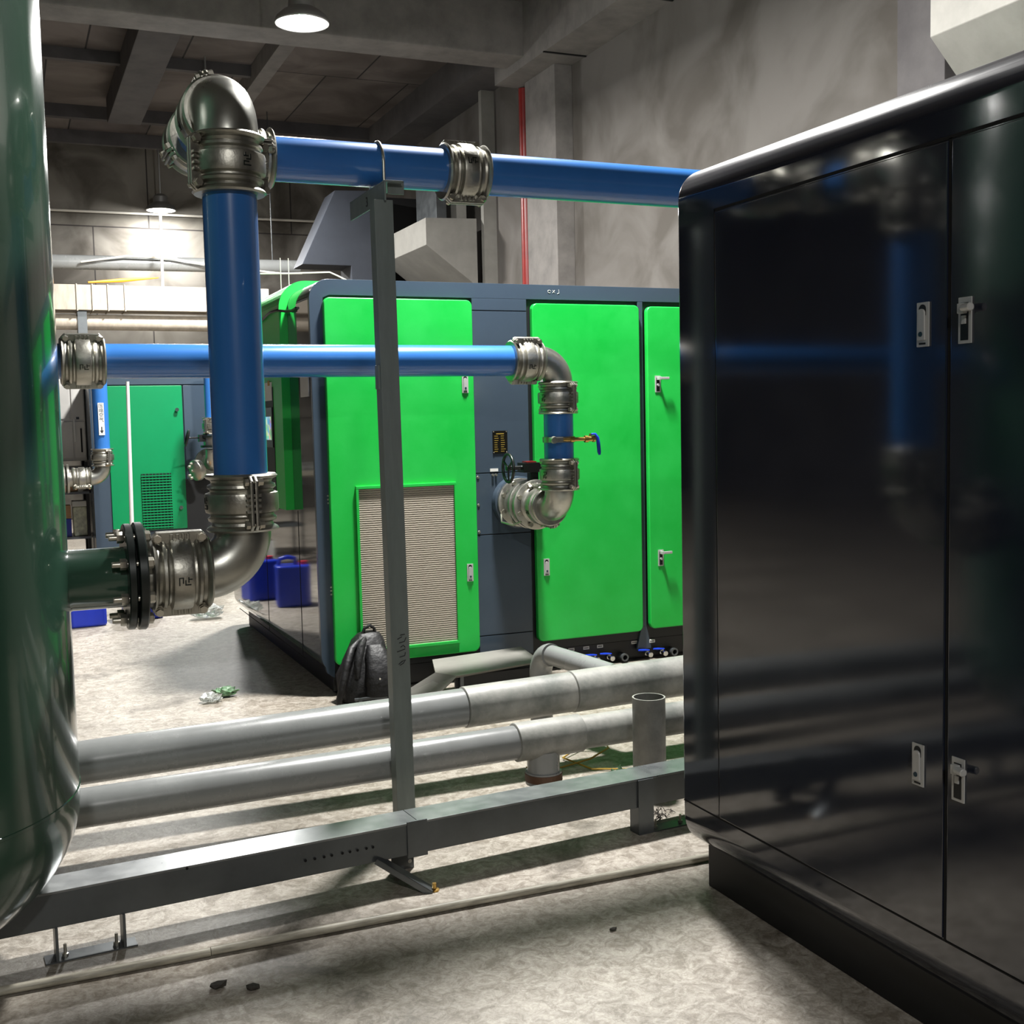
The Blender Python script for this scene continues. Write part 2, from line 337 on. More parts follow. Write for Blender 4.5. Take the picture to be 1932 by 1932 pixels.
# ------------------------------------------------------------ pipework pieces
RP = .079
def pipe(name, label, p, q, r=RP, m='bluepipe', group='blue air pipes', cat='pipe'):
    d = Vector(q)-Vector(p)
    mb = MB().lathe((0, 0, 0), d, [(0, r-.004), (.002, r), (d.length-.002, r), (d.length, r-.004)], 40)
    o = one(mb, name, m, label, cat, group); o.location = p; return o
def make_coupling(L=.17, R=RP):
    """axis +X from 0..L, clamp bars on +-Z side with bolts along Y"""
    t = thing('pipe_coupling', 'x', 'coupling')
    s = R/.079; g = R
    pr = [(0, g+.001), (.0, g+.022*s), (.006, g+.028*s), (.012, g+.024*s), (.018, g+.012*s), (.026, g+.009*s), (.032, g+.02*s), (.040, g+.022*s), (.046, g+.014*s),
          (.052, g+.013*s), (.057, g+.027*s), (.064, g+.029*s), (.106, g+.029*s), (.113, g+.027*s), (.118, g+.013*s), (.124, g+.014*s), (.130, g+.022*s), (.138, g+.02*s),
          (.144, g+.009*s), (.152, g+.012*s), (.158, g+.024*s), (.164, g+.028*s), (.17, g+.022*s), (.17, g+.001)]
    pr = [(a*L/.17, b) for a, b in pr]
    P(MB().lathe((0, 0, 0), (1, 0, 0), pr, 48), 'coupling_housing', 'caststeel', t)
    for sg in (-1, 1):
        yy = sg*(g+.0287*s); mk = MB()
        for (a0, a1, b0, b1) in ((.40, .42, -.012, .012), (.42, .47, .009, .012), (.46, .48, -.006, .012), (.50, .52, -.012, .004), (.52, .60, -.012, -.009), (.55, .57, -.004, .012), (.57, .62, .004, .007)):
            mk.box(a0*L, a1*L, min(yy-.0018, yy+.0018), yy+.0018, b0, b1)
        P(mk, 'cast_mark', 'tankblack', t)
    for sg in (-1, 1):
        zz = sg*(g+.031*s)
        zi = sg*(g+.012*s); zo = sg*(g+.047*s); ou = [(.004, zi), (.004, sg*(g+.030*s)), (.02*L/.17, zo), (L-.02*L/.17, zo), (L-.004, sg*(g+.030*s)), (L-.004, zi)]
        P(MB().prism(ou, 1, -.012, -.002).prism(ou, 1, .002, .012), 'clamp_bar', 'caststeel', t, bevel=.003, sharp=20)
        for xx in (.13*L, .87*L):
            mb = MB().lathe((xx, -.03, zz), (0, 1, 0), [(0, .0115), (.012, .0115), (.0125, .014), (.016, .014)], 6, smooth=False)
            mb.lathe((xx, -.018, zz), (0, 1, 0), [(0, .006), (.042, .006)], 10)
            mb.lathe((xx, .013, zz), (0, 1, 0), [(0, .0115), (.012, .0115)], 6, smooth=False)
            P(mb, 'clamp_bolt', 'zinc', t)
        for xx in (.36*L, .46*L, .56*L, .64*L):
            P(MB().box(xx-.004, xx+.004, -.022, .022, sg*(g+.022*s), sg*(g+.042*s)), 'rib', 'caststeel', t, bevel=.002)
    return t
_c0 = make_coupling(); _used = [False]
def coupling(label, o, d, lug=None, L=None):
    """o: start of axis, d: axis direction, lug: direction in which the clamp bar sits"""
    if _used[0]: t = copy_tree(_c0)
    else: t = _c0; _used[0] = True
    x = Vector(d).normalized(); z = Vector(lug or (0, 0, 1)); z = (z-x*z.dot(x)).normalized(); y = z.cross(x)
    t.matrix_basis = Matrix.Translation(Vector(o)) @ Matrix((x, y, z)).transposed().to_4x4()
    tag(t, label, 'coupling', 'ribbed steel pipe couplings'); return t
def elbow(label, corner, d_in, d_out, rb, r=RP, m='steel', name='pipe_elbow'):
    """bend through corner: comes in along d_in, leaves along d_out"""
    c = Vector(corner); a = Vector(d_in).normalized(); b_ = Vector(d_out).normalized()
    cen = c-a*rb+b_*rb; n = 16
    pts = [cen+(-b_*math.cos(i/n*PI/2)+a*math.sin(i/n*PI/2))*rb for i in range(n+1)]
    o0 = pts[0]; mb = MB().sweep([p-c for p in pts], r, 40)
    o = one(mb, name, m, label, 'pipe elbow', 'steel pipe elbows'); o.location = c; return o
def hexbolt(mb, p, d, r, h):
    return mb.lathe(p, d, [(0, r), (h*.8, r), (h, r*.8)], 6, smooth=False)

# big riser beside the tank ------------------------------------------------
VX, VY = .642, 3.525
NZ = 1.07
elbow('lower large steel elbow turning the blue riser towards the tank', (VX, VY, NZ), (1, 0, 0), (0, 0, 1), .118, r=.083)
pipe('steel_pipe_stub', 'short steel stub between the black flange and the lower ribbed coupling', (.352, VY, NZ), (.40, VY, NZ), .074, 'steel', None)
coupling('ribbed coupling between the black tank flange and the lower elbow', (.368, VY, NZ), (1, 0, 0), (0, -.12, 1))
coupling('ribbed coupling joining the blue riser to the lower elbow', (VX, VY, 1.185), (0, 0, 1), (.12, -1, 0))
pipe('blue_riser_pipe', 'thick vertical blue pipe rising in the left foreground', (VX, VY, 1.33), (VX, VY, 2.21))
coupling('ribbed coupling at the top of the thick blue riser', (VX, VY, 2.17), (0, 0, 1), (-1, -.35, 0))
HZ = 2.445; HY = 4.25
elbow('upper steel elbow dome on top of the blue riser', (VX, VY, HZ), (0, 0, 1), (0, 1, 0), .125, r=.091)
coupling('ribbed coupling directly behind the upper steel elbow dome', (VX, VY+.125, HZ), (0, 1, 0), (-.35, 0, 1))
pipe('blue_pipe_offcut', 'short blue pipe piece between the two couplings behind the upper elbow', (VX, VY+.28, HZ), (VX, HY-.27, HZ))
coupling('second ribbed coupling behind the upper elbow, the farther one', (VX, HY-.28, HZ), (0, 1, 0), (-1, 0, -.6))
elbow('steel elbow at the left end of the overhead blue pipe', (VX, HY, HZ), (0, 1, 0), (1, 0, 0), .125, r=.078)
coupling('ribbed coupling at the left end of the overhead blue pipe', (VX+.115, HY, HZ), (1, 0, 0), (0, -1, .25))
pipe('overhead_blue_pipe', 'overhead blue pipe, left length between elbow and mid coupling', (.90, HY, HZ), (1.61, HY, HZ))
coupling('ribbed coupling in the middle of the overhead blue pipe', (1.575, HY, HZ-.005), (1, 0, 0), (0, -.25, -1))
pipe('overhead_blue_pipe', 'overhead blue pipe, right length running behind the navy cabinet', (1.71, HY, HZ-.005), (4.6, HY, HZ-.015))

# tank ------------------------------------------------------------------
TX, TY, TR = -.452, 3.525, .6
t = thing('receiver_tank', 'tall glossy dark green air receiver tank at the left edge', 'tank', (TX, TY, 0))
zs = .47; dep = .42
prof = [(zs-dep*math.cos(a), TR*math.sin(a)) for a in [i/14*PI/2 for i in range(15)]]
prof[0] = (zs-dep, .001)
prof = prof+[(zs+.01, TR), (3.1, TR)]+[(3.1+.3*math.sin(a), TR*math.cos(a)) for a in [i/10*PI/2 for i in range(1, 10)]]+[(3.4, .001)]
P(MB().lathe((TX, TY, 0), (0, 0, 1), prof, 96), 'tank_shell', 'tank', t)
P(MB().lathe((TX, TY, zs+.02), (0, 0, 1), [(0, TR-.002), (.003, TR+.0025), (.011, TR+.0025), (.014, TR-.002)], 96, cap=False), 'weld_seam', 'tank', t)
for a in (math.radians(110), math.radians(200), math.radians(262)):
    lx, ly = TX+.42*math.cos(a), TY+.42*math.sin(a)
    P(MB().box(lx-.04, lx+.04, ly-.04, ly+.04, 0, .42), 'tank_leg', 'tank', t, bevel=.004)
P(MB().lathe((.10, TY, NZ), (1, 0, 0), [(0, .10), (.04, .094), (.052, .087), (.2, .087)], 40), 'tank_nozzle', 'tank', t)
fl = P(MB().lathe((.298, TY, NZ), (1, 0, 0), [(0, .15), (.003, .153), (.019, .153), (.022, .15)], 48), 'tank_flange', 'tankblack', t)
ft = thing('counter_flange', 'black round steel flange bolted to the tank nozzle', 'flange', (.335, TY, NZ))
P(MB().lathe((.326, TY, NZ), (1, 0, 0), [(0, .152), (.003, .156), (.022, .156), (.026, .152)], 48), 'flange_plate', 'tankblack', ft)
P(MB().lathe((.3201, TY, NZ), (1, 0, 0), [(0, .118), (.006, .118)], 40), 'gasket', 'blackgap', ft)
for k in range(8):
    a = PI/8+k*PI/4; yy, zz = TY+.128*math.cos(a), NZ+.128*math.sin(a)
    mb = MB(); hexbolt(mb, (.277, yy, zz), (1, 0, 0), .0165, .02); mb.lathe((.255, yy, zz), (1, 0, 0), [(0, .0075), (.003, .0085), (.115, .0085)], 10); hexbolt(mb, (.3525, yy, zz), (1, 0, 0), .0165, .016)
    P(mb, 'flange_bolt', 'zinc', ft)

# blue line in front of green machine --------------------------------------
AY, AX, AZ = 5.62, 2.705, 1.80
pipe('long_blue_pipe', 'long level blue pipe crossing in front of the green machine', (.40, AY, AZ), (2.47, AY, AZ))
pipe('blue_pipe_offcut', 'blue pipe end vanishing behind the green tank at left', (-2.2, AY, AZ), (.28, AY, AZ))
coupling('ribbed coupling beside the tank on the long level blue pipe', (.245, AY, AZ), (1, 0, 0), (0, -.3, 1)).scale = (1.12, 1, 1)
coupling('ribbed coupling at the right end of the long level blue pipe', (2.43, AY, AZ), (1, 0, 0), (0, -.35, 1))
elbow('steel elbow turning the level blue pipe downwards before the green door', (AX, AY, AZ), (1, 0, 0), (0, 0, -1), .115, r=.078)
coupling('ribbed coupling below the elbow before the green door', (AX, AY, 1.69), (0, 0, -1), (.35, -1, 0))
pipe('blue_drop_pipe', 'short vertical blue pipe carrying the small ball valve', (AX, AY, 1.25), (AX, AY, 1.55))
coupling('ribbed coupling under the short vertical blue pipe', (AX, AY, 1.285), (0, 0, -1), (.35, -1, 0))
elbow('steel elbow below the short blue pipe leading into the machine outlet', (AX, AY, 1.02), (0, -1, 0), (0, 0, 1), .115, r=.078)
# clamp with ball valve
t = thing('drain_valve', 'small brass ball valve with blue lever on the short vertical blue pipe', 'valve', (AX, AY, 1.385))
P(MB().lathe((AX, AY, 1.369), (0, 0, 1), [(0, RP+.002), (.002, RP+.008), (.030, RP+.008), (.032, RP+.002)], 40), 'pipe_clamp', 'caststeel', t)
P(MB().box(AX-.10, AX-.03, AY-.12, AY-.08, 1.372, 1.398).lathe((AX-.085, AY-.13, 1.385), (0, 1, 0), [(0, .018), (.02, .02)], 16), 'clamp_lug', 'caststeel', t, bevel=.003)
P(MB().lathe((AX-.02, AY-.09, 1.385), (1, -.1, 0), [(0, .010), (.04, .010), (.042, .016), (.062, .016), (.064, .011), (.12, .011), (.122, .019), (.14, .019), (.142, .014), (.165, .014), (.167, .018), (.18, .018), (.182, .01)], 12), 'valve_body', 'brass', t)
P(MB().lathe((AX+.135, AY-.105, 1.40), (0, 0, 1), [(0, .008), (.012, .008)], 10), 'valve_stem', 'brass', t)
P(MB().sweep([(AX+.135, AY-.115, 1.41), (AX+.155, AY-.12, 1.41), (AX+.168, AY-.122, 1.39), (AX+.172, AY-.122, 1.36), (AX+.176, AY-.122, 1.315), (AX+.178, AY-.122, 1.30)], [.006, .007, .009, .010, .010, .006], 10), 'valve_lever', 'bluehandle', t)
# outlet assembly from the machine
t = thing('butterfly_valve', 'steel flanged butterfly valve with black handwheel on the green machine outlet', 'valve', (AX, 5.97, 1.02))
def ylathe(y, prof, n=40): return MB().lathe((AX, y, 1.02), (0, 1, 0), prof, n)
P(ylathe(5.915, [(0, .135), (.003, .14), (.026, .14), (.029, .135)]), 'valve_flange', 'caststeel', t)
P(ylathe(5.985, [(0, .135), (.003, .14), (.024, .14), (.027, .135)]), 'valve_flange', 'caststeel', t)
P(ylathe(5.944, [(0, .10), (.041, .10)]), 'valve_body', 'tankblack', t)
for yy in (5.899, 6.006):
    for k in range(8):
        a = PI/8+k*PI/4; mb = MB(); hexbolt(mb, (AX+.118*math.cos(a), yy+(.006 if yy > 6 else 0), 1.02+.118*math.sin(a)), (0, 1, 0), .014, .016); P(mb, 'flange_bolt', 'zinc', t)
P(MB().box(AX-.025, AX+.025, 5.94, 5.99, 1.11, 1.20), 'valve_neck', 'tankblack', t, bevel=.004)
gb = P(MB().box(AX-.075, AX+.035, 5.92, 6.01, 1.20, 1.255).lathe((AX-.14, 5.95, 1.228), (1, 0, 0), [(0, .012), (.065, .012), (.066, .022), (.08, .022)], 14), 'gearbox', 'blackplastic', t, bevel=.004)
P(MB().box(AX-.055, AX+.005, 5.925, 5.985, 1.255, 1.262), 'gearbox_cap', 'redpipe', t)
wx = AX-.155; ring = [(wx, 5.95+.075*math.cos(2*PI*i/28), 1.228+.078*math.sin(2*PI*i/28)) for i in range(29)]
P(MB().sweep(ring, .0085, 10, cap=False), 'handwheel', 'blackplastic', t)
mb = MB()
for k in range(3):
    a = 2*PI*k/3+.5; mb.sweep([(wx, 5.95, 1.228), (wx, 5.95+.072*math.cos(a), 1.228+.075*math.sin(a))], .006, 8)
mb.lathe((wx-.012, 5.95, 1.228), (1, 0, 0), [(0, .015), (.03, .015)], 14); P(mb, 'handwheel_spokes', 'blackplastic', t)
# bellows / flanges to the machine
t = thing('expansion_joint', 'corrugated steel expansion joint on the green machine outlet', 'pipe joint', (AX, 6.11, 1.02))
P(ylathe(6.025, [(0, .088)]+[(.012+.1*i/20, .098+(.014 if i % 2 else -.004)) for i in range(21)]+[(.125, .088)]), 'bellows', 'steel', t)
P(ylathe(6.135, [(0, .135), (.003, .14), (.02, .14), (.023, .135)]), 'joint_flange', 'caststeel', t)
P(ylathe(6.16, [(0, .145), (.003, .15), (.056, .15)]), 'outlet_ring', 'slate', t)
for k in range(8):
    a = PI/8+k*PI/4; mb = MB(); hexbolt(mb, (AX+.12*math.cos(a), 6.119, 1.02+.12*math.sin(a)), (0, 1, 0), .014, .016); P(mb, 'flange_bolt', 'zinc', t)
P(MB().sweep([(AX-.14, 6.10, .96), (AX-.155, 6.06, .92), (AX-.13, 5.95, .91), (AX-.10, 5.91, .93)], .006, 8), 'tie_rod', 'zinc', t)
coupling('ribbed coupling between butterfly valve and lower elbow', (AX, 5.735, 1.02), (0, 1, 0), (.3, 0, -1))

# ------------------------------------------------------------ machines
def lock(t_par, org, u, n, mode, parent_name='door_lock'):
    """cabinet lock; org centre on surface, u horizontal dir, n outward normal; mode closed / open / lever"""
    U, N, Z = Vector(u), Vector(n), Vector((0, 0, 1)); mt = Matrix((U, N, Z)).transposed().to_4x4(); mt = Matrix.Translation(Vector(org)) @ mt
    lk = P(MB().box(-.019, .019, 0, .004, -.05, .05).xf(mt), parent_name, 'silver', t_par, bevel=.0015)
    # dark recess
    def Q(mb, nm, m, **k):
        mb.xf(mt); L = Vector((0, 0, 0)); q = t_par
        while q: L = L+q.location; q = q.parent
        mb.xf(Matrix.Translation(-L)); return mb.build(nm, m, lk, **k)
    if mode == 'closed':
        Q(MB().prism(arc((0, .034), .011, 0, PI, 8)+[(-.011, .02), (.011, .02)], 1, .0042, .005), 'lock_recess', 'blackplastic')
        Q(MB().prism([(-.011, -.035), (.011, -.035)]+arc((0, .025), .010, 0, PI, 8), 1, .0045, .010), 'lock_paddle', 'silver', bevel=.001)
        Q(MB().lathe((0, .0102, -.022), (0, 1, 0), [(0, .006), (.0015, .0055)], 16), 'key_hole', 'teal')
        Q(MB().box(-.010, .010, .0042, .005, -.045, -.041), 'lock_slot', 'blackplastic')
    else:
        Q(MB().box(-.011, .011, .0042, .005, -.043, .038), 'lock_recess', 'blackplastic')
        if mode == 'knob':
            Q(MB().box(-.009, .009, .005, .018, .014, .036), 'lock_paddle', 'silver', bevel=.002)
            Q(MB().lathe((.006, .014, .026), (1, .2, 0), [(0, .009), (.026, .009), (.028, .007)], 16), 'lock_barrel', 'silver')
            Q(MB().box(-.006, .006, .005, .009, -.008, .010), 'lock_bolt', 'silver', bevel=.001)
        else:
            Q(MB().box(.0, .06, .03, .042, .026, .042).box(-.008, .006, .005, .04, .024, .044), 'lock_lever', 'silver', bevel=.003)
            Q(MB().lathe((0, .004, -.005), (0, 1, 0), [(0, .008), (.01, .008)], 12), 'lock_bolt', 'silver')
    return lk

# ---- green compressor (centre)
FY = 6.22
t = thing('air_compressor', 'large slate and bright green screw compressor in the centre', 'compressor', (1.53, FY, 0)); GC = t
XR = 5.6
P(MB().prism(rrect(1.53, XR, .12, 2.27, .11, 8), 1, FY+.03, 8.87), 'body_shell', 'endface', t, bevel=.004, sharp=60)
# front frame: outline ring
mb = MB()
mb.prism([(1.605, 2.17)]+[(1.605, .17), (1.60, .10)]+[(1.56, .13)]+arc((1.64, .23), .11, PI*1.2, PI, 4)[0:5]+arc((1.64, 2.16), .11, PI, PI/2, 10)+[(XR, 2.27), (XR, 2.185), (1.64, 2.185)], 1, FY, FY+.032)
P(mb, 'front_frame', 'slate', t, bevel=.002, sharp=60)
P(MB().box(1.57, XR-.05, FY+.012, FY+.04, .13, 2.19), 'door_recess', 'black', t)
P(MB().box(1.62, XR-.05, FY+.06, 8.8, 0, .14), 'plinth', 'black', t)
P(MB().box(1.60, XR-.1, FY+.03, FY+.06, .02, .14), 'service_strip', 'black', t)
# middle column panels
for (z0, z1) in ((2.118, 2.184), (1.195, 2.113), (.84, 1.19), (.252, .835), (.12, .247)):
    P(MB().box(2.462, 2.800, FY-.002, FY+.02, z0, z1), 'column_panel', 'slate', t, bevel=.002)
P(MB().box(3.534, 3.568, FY-.001, FY+.02, .21, 2.184), 'mullion', 'slate', t, bevel=.003)
P(MB().prism([(3.534, .21), (3.568, .21), (3.60, .07), (3.50, .07)], 1, FY+.0, FY+.02), 'mullion_foot', 'slate', t)
def door(x0, x1, z0, z1, hinge):
    d = P(MB().prism(rrect(x0, x1, z0, z1, .035, 6), 1, FY-.032, FY+.004), 'door', 'green', t, bevel=.007, sharp=50, seg=3)
    return d
def DP(mb, nm, m, d, **k):
    mb.xf(Matrix.Translation(-GC.location)); return mb.build(nm, m, d, **k)
d1 = door(1.600, 2.452, .172, 2.17, 0)
d2 = door(2.822, 3.528, .187, 2.16, 0)
d3 = door(3.580, 4.42, .195, 2.155, 0)
door(4.47, 5.3, .195, 2.155, 0)
# vent in door 1
DF = FY-.032
DP(MB().box(1.741, 2.325, DF-.016, DF+.002, 1.135, 1.152).box(1.741, 2.325, DF-.016, DF+.002, .232, .249).box(1.741, 1.756, DF-.016, DF+.002, .249, 1.135).box(2.312, 2.325, DF-.016, DF+.002, .249, 1.135), 'vent_frame', 'green', d1, bevel=.002)
def vent_mat():
    m = bpy.data.materials.new('fine_grey_filter_mesh'); m.use_nodes = True; nt = m.node_tree; b = nt.nodes['Principled BSDF']
    tc = nt.nodes.new('ShaderNodeTexCoord'); wv = nt.nodes.new('ShaderNodeTexWave'); wv.bands_direction = 'Z'; wv.inputs['Scale'].default_value = 26; wv.inputs['Distortion'].default_value = 1.2; wv.inputs['Detail Scale'].default_value = 3
    nt.links.new(tc.outputs['Object'], wv.inputs['Vector'])
    r = nt.nodes.new('ShaderNodeValToRGB'); r.color_ramp.elements[0].color = lin((100, 94, 84)); r.color_ramp.elements[1].color = lin((168, 158, 142))
    nt.links.new(wv.outputs['Fac'], r.inputs[0]); nt.links.new(r.outputs[0], b.inputs['Base Color']); b.inputs['Roughness'].default_value = .7
    bp = nt.nodes.new('ShaderNodeBump'); bp.inputs['Strength'].default_value = .5; bp.inputs['Distance'].default_value = .005
    nt.links.new(wv.outputs['Fac'], bp.inputs['Height']); nt.links.new(bp.outputs[0], b.inputs['Normal']); return m
M['vent'] = vent_mat()
DP(MB().box(1.754, 2.313, DF-.004, DF+.0, .247, 1.137), 'vent_mesh', 'vent', d1)
lock(d1, (2.398-1.53, DF-FY, 1.70), (1, 0, 0), (0, -1, 0), 'closed') if False else None
def dlock(d, x, z, mode):
    U, N = (1, 0, 0), (0, -1, 0)
    return lock(d, (x, DF-.0005, z), U, N, mode)
# d.location is 0 relative to GC, so world offset is GC.location
dlock(d1, 2.398, 1.70, 'closed'); dlock(d1, 2.400, .63, 'closed')
dlock(d2, 2.883, 1.69, 'closed'); dlock(d2, 2.882, .627, 'closed')
dlock(d3, 3.648, 1.69, 'lever'); dlock(d3, 3.655, .63, 'lever')
for z in (.585, 1.085):
    for k in range(3):
        P(MB().lathe((1.595, FY-.004, z+.02*(k-1)), (0, -1, 0), [(0, .006), (.003, .005)], 12), 'hinge_screw', 'zinc', t)
for z in (1.16, 1.0, .845):
    P(MB().lathe((2.474, FY-.002, z+.01), (0, -1, 0), [(0, .009), (.004, .007)], 12), 'panel_screw', 'zinc', t)
P(MB().box(2.55, 2.60, FY-.005, FY-.002, 1.20, 1.217), 'outlet_label', 'white', t)
for x in (2.565, 2.585): P(MB().lathe((x, FY-.002, 1.18), (0, -1, 0), [(0, .007), (.012, .007)], 10), 'gauge_port', 'zinc', t)
# nameplate
npt = P(MB().box(2.57, 2.662, FY-.006, FY-.002, 1.302, 1.433), 'nameplate', 'nameplate', t, bevel=.001)
mb = MB()
for r in range(9):
    z = 1.415-r*.0125
    if r == 0: mb.box(2.592, 2.64, FY-.0068, FY-.006, z-.003, z+.004); continue
    mb.box(2.580, 2.580+random.uniform(.018, .03), FY-.0068, FY-.006, z-.002, z+.002)
    mb.box(2.620, 2.620+random.uniform(.018, .032), FY-.0068, FY-.006, z-.002, z+.002)
DP(mb, 'plate_print', 'gold', npt)
mb = MB()
for x in (2.576, 2.656):
    for z in (1.308, 1.427): mb.lathe((x, FY-.006, z), (0, -1, 0), [(0, .004), (.002, .003)], 10)
DP(mb, 'plate_rivets', 'zinc', npt)
# small base labels
LBL = FY+.027
for x, z in ((2.972, .104), (3.064, .107), (3.164, .108), (3.258, .109), (3.496, .11), (3.606, .112)):
    l = P(MB().box(x-.02, x+.02, LBL-.028 if x > 3.55 else LBL, LBL+.004, z-.009, z+.009), 'port_label', 'white', t)
    mb = MB()
    yf = (LBL-.028 if x > 3.55 else LBL)-.0004
    for k in range(4): mb.box(x-.014+k*.0075, x-.009+k*.0075, yf, yf+.0003, z-.004, z+.004)
    DP(mb, 'label_print', 'ink', l)
# ports and little valves on the base
def port_valve(x, z, lab):
    v = thing('drain_ball_valve', lab, 'valve', (x, FY-.02, z), 'small ball valves along the foot of the green machine')
    P(MB().lathe((x, FY+.03, z), (0, -1, 0), [(0, .010), (.02, .010), (.021, .015), (.04, .015), (.041, .012), (.07, .012), (.071, .016), (.085, .016), (.086, .009)], 12), 'valve_body', 'chrome', v)
    P(MB().lathe((x, FY-.015, z+.01), (0, 0, 1), [(0, .007), (.012, .007)], 10), 'valve_stem', 'zinc', v)
    P(MB().sweep([(x+.01, FY-.02, z+.022), (x-.012, FY-.022, z+.025), (x-.04, FY-.024, z+.027), (x-.07, FY-.026, z+.03)], [.004, .006, .007, .005], 8), 'valve_lever', 'bluehandle', v)
for i, (x, z) in enumerate(((3.10, .048), (3.20, .046), (3.30, .044))):
    port_valve(x, z, 'small chrome ball valve with blue lever, %s of the left trio at the machine foot' % ('leftmost', 'middle', 'rightmost')[i])
for i, (x, z) in enumerate(((3.565, .04), (3.67, .038))):
    port_valve(x, z, 'small chrome ball valve with blue lever, %s of the right pair at the machine foot' % ('left', 'right')[i])
for x in (3.40, 3.75):
    P(MB().lathe((x, FY+.06, .035), (0, -1, 0), [(0, .024), (.09, .024), (.09, .015), (.03, .015)], 24, cap=False), 'drain_stub', 'galv', t)
# ink scribbles on the frame
def scribble(par, pts, rad, off=(0, 0, 0)):
    mb = MB()
    for st in pts:
        mb.sweep([Vector(p) for p in st], rad, 5)
    return mb
P(scribble(t, [[(2.95+.01*math.cos(a), FY-.0008, 2.232+.008*math.sin(a)) for a in [i*.6 for i in range(10)]], [(2.97, FY-.0008, 2.24), (2.985, FY-.0008, 2.224)], [(2.985, FY-.0008, 2.24), (2.97, FY-.0008, 2.224)], [(3.01, FY-.0008, 2.245), (3.012, FY-.0008, 2.224), (3.0, FY-.0008, 2.22)]], .0012), 'chalk_mark', 'white', t)
# canopy panel wrapping the left end
def offs(d):
    return [(1.53-d, 1.0)]+arc((1.64, 2.16), .11+d, PI, PI/2, 12)+[(2.05, 2.27+d)]
o1, o0 = offs(.05), offs(.0005)
mb = MB(); n = len(o1); ring = o1+o0[::-1]
for ya, yb in ((6.74, 8.6),):
    k = len(mb.v)
    for y in (ya, yb): mb.v += [Vector((x, y, z)) for x, z in ring]
    m_ = len(ring)
    for i in range(m_):
        j = (i+1) % m_; mb.f.append((k+i, k+j, k+m_+j, k+m_+i)); mb.sm.append(False)
    for i in range(n-1):
        mb.f.append((k+i, k+i+1, k+m_-2-i, k+m_-1-i)); mb.f.append((k+m_+i, k+m_+i+1, k+2*m_-2-i, k+2*m_-1-i)); mb.sm += [False, False]
can = P(mb, 'canopy_panel', 'green', t)
CX = 1.48
DP(MB().box(CX-.003, CX+.001, 6.98, 8.2, 1.02, 1.72), 'control_fascia', 'black', can)
DP(MB().box(CX-.008, CX-.003, 7.0, 7.5, 1.36, 1.60), 'screen_bezel', 'blackplastic', can, bevel=.002)
def screen_mat():
    m = bpy.data.materials.new('lit_control_screen'); m.use_nodes = True; nt = m.node_tree; b = nt.nodes['Principled BSDF']
    tc = nt.nodes.new('ShaderNodeTexCoord'); v = nt.nodes.new('ShaderNodeTexVoronoi'); v.inputs['Scale'].default_value = 34
    nt.links.new(tc.outputs['Object'], v.inputs['Vector'])
    x = nt.nodes.new('ShaderNodeMix'); x.data_type = 'RGBA'; x.inputs[0].default_value = .55
    x.inputs[6].default_value = lin((120, 190, 170)); nt.links.new(v.outputs['Color'], x.inputs[7])
    nt.links.new(x.outputs[2], b.inputs['Emission Color']); b.inputs['Emission Strength'].default_value = .7; b.inputs['Base Color'].default_value = (.02, .02, .02, 1); return m
M['screen'] = screen_mat()
DP(MB().box(CX-.0085, CX-.008, 7.03, 7.42, 1.405, 1.545), 'screen', 'screen', can)
DP(MB().box(CX-.004, CX-.0005, 7.0, 7.45, 1.64, 1.75), 'notice_sheet', 'white', can)
DP(MB().box(CX-.006, CX-.0045, 7.05, 7.1, 1.73, 1.76), 'warning_sticker', 'yellow', can)
P(MB().box(1.527, 1.5298, 6.29, 6.48, 1.645, 1.82), 'service_sticker', 'offwhite', t)
for y in (6.66, 7.6):
    P(MB().box(1.5285, 1.5299, y-.004, y+.004, .15, 1.0), 'end_seam', 'blackgap', t)
P(MB().box(1.5285, 1.5299, 6.6, 8.66, .147, .153), 'end_seam', 'blackgap', t)
o = one(MB().sweep([(1.474, 7.6, 2.10), (1.474, 7.2, 2.13), (1.474, 6.95, 2.155), (1.474, 6.76, 2.15), (1.51, 6.7, 2.14), (1.524, 6.6, 2.135), (1.524, 6.5, 2.14)], .008, 8), 'black_cable', 'blackplastic', 'black cable end draped across the green canopy corner', 'cable')

# ---- navy cabinet (right foreground)
NX, NY = 1.93, 3.14
t = thing('dark_compressor_cabinet', 'tall glossy dark navy machine cabinet filling the right foreground', 'compressor', (NX, NY, 0)); NC = t
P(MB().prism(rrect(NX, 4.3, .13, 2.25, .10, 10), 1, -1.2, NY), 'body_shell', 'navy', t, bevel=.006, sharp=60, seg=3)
P(MB().box(NX+.06, 4.25, -1.1, NY-.045, 0, .16), 'plinth', 'black', t, bevel=.004)
for (ya, yb) in ((2.014, 2.932), (.96, 2.002), (-.1, .948)):
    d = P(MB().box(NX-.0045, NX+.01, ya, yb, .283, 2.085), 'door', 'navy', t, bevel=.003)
    if yb == 2.932: dA = d
    if yb == 2.002: dB = d
P(MB().box(NX-.0012, NX+.005, -.12, NY-.002, .276, .2805), 'seam_line', 'blackgap', t)
P(MB().box(NX-.0012, NX+.005, -.12, 2.94, 2.088, 2.096), 'seam_line', 'blackgap', t)
P(MB().box(NX-.0012, NX+.005, 2.934, 2.940, .28, 2.094), 'seam_line', 'blackgap', t)
P(MB().box(NX-.0012, NX+.003, 2.003, 2.013, .28, 2.09), 'seam_line', 'blackgap', t)
LX = NX-.005
lock(dA, (LX, 2.083, 1.692), (0, -1, 0), (-1, 0, 0), 'closed'); lock(dA, (LX, 2.091, .672), (0, -1, 0), (-1, 0, 0), 'closed')
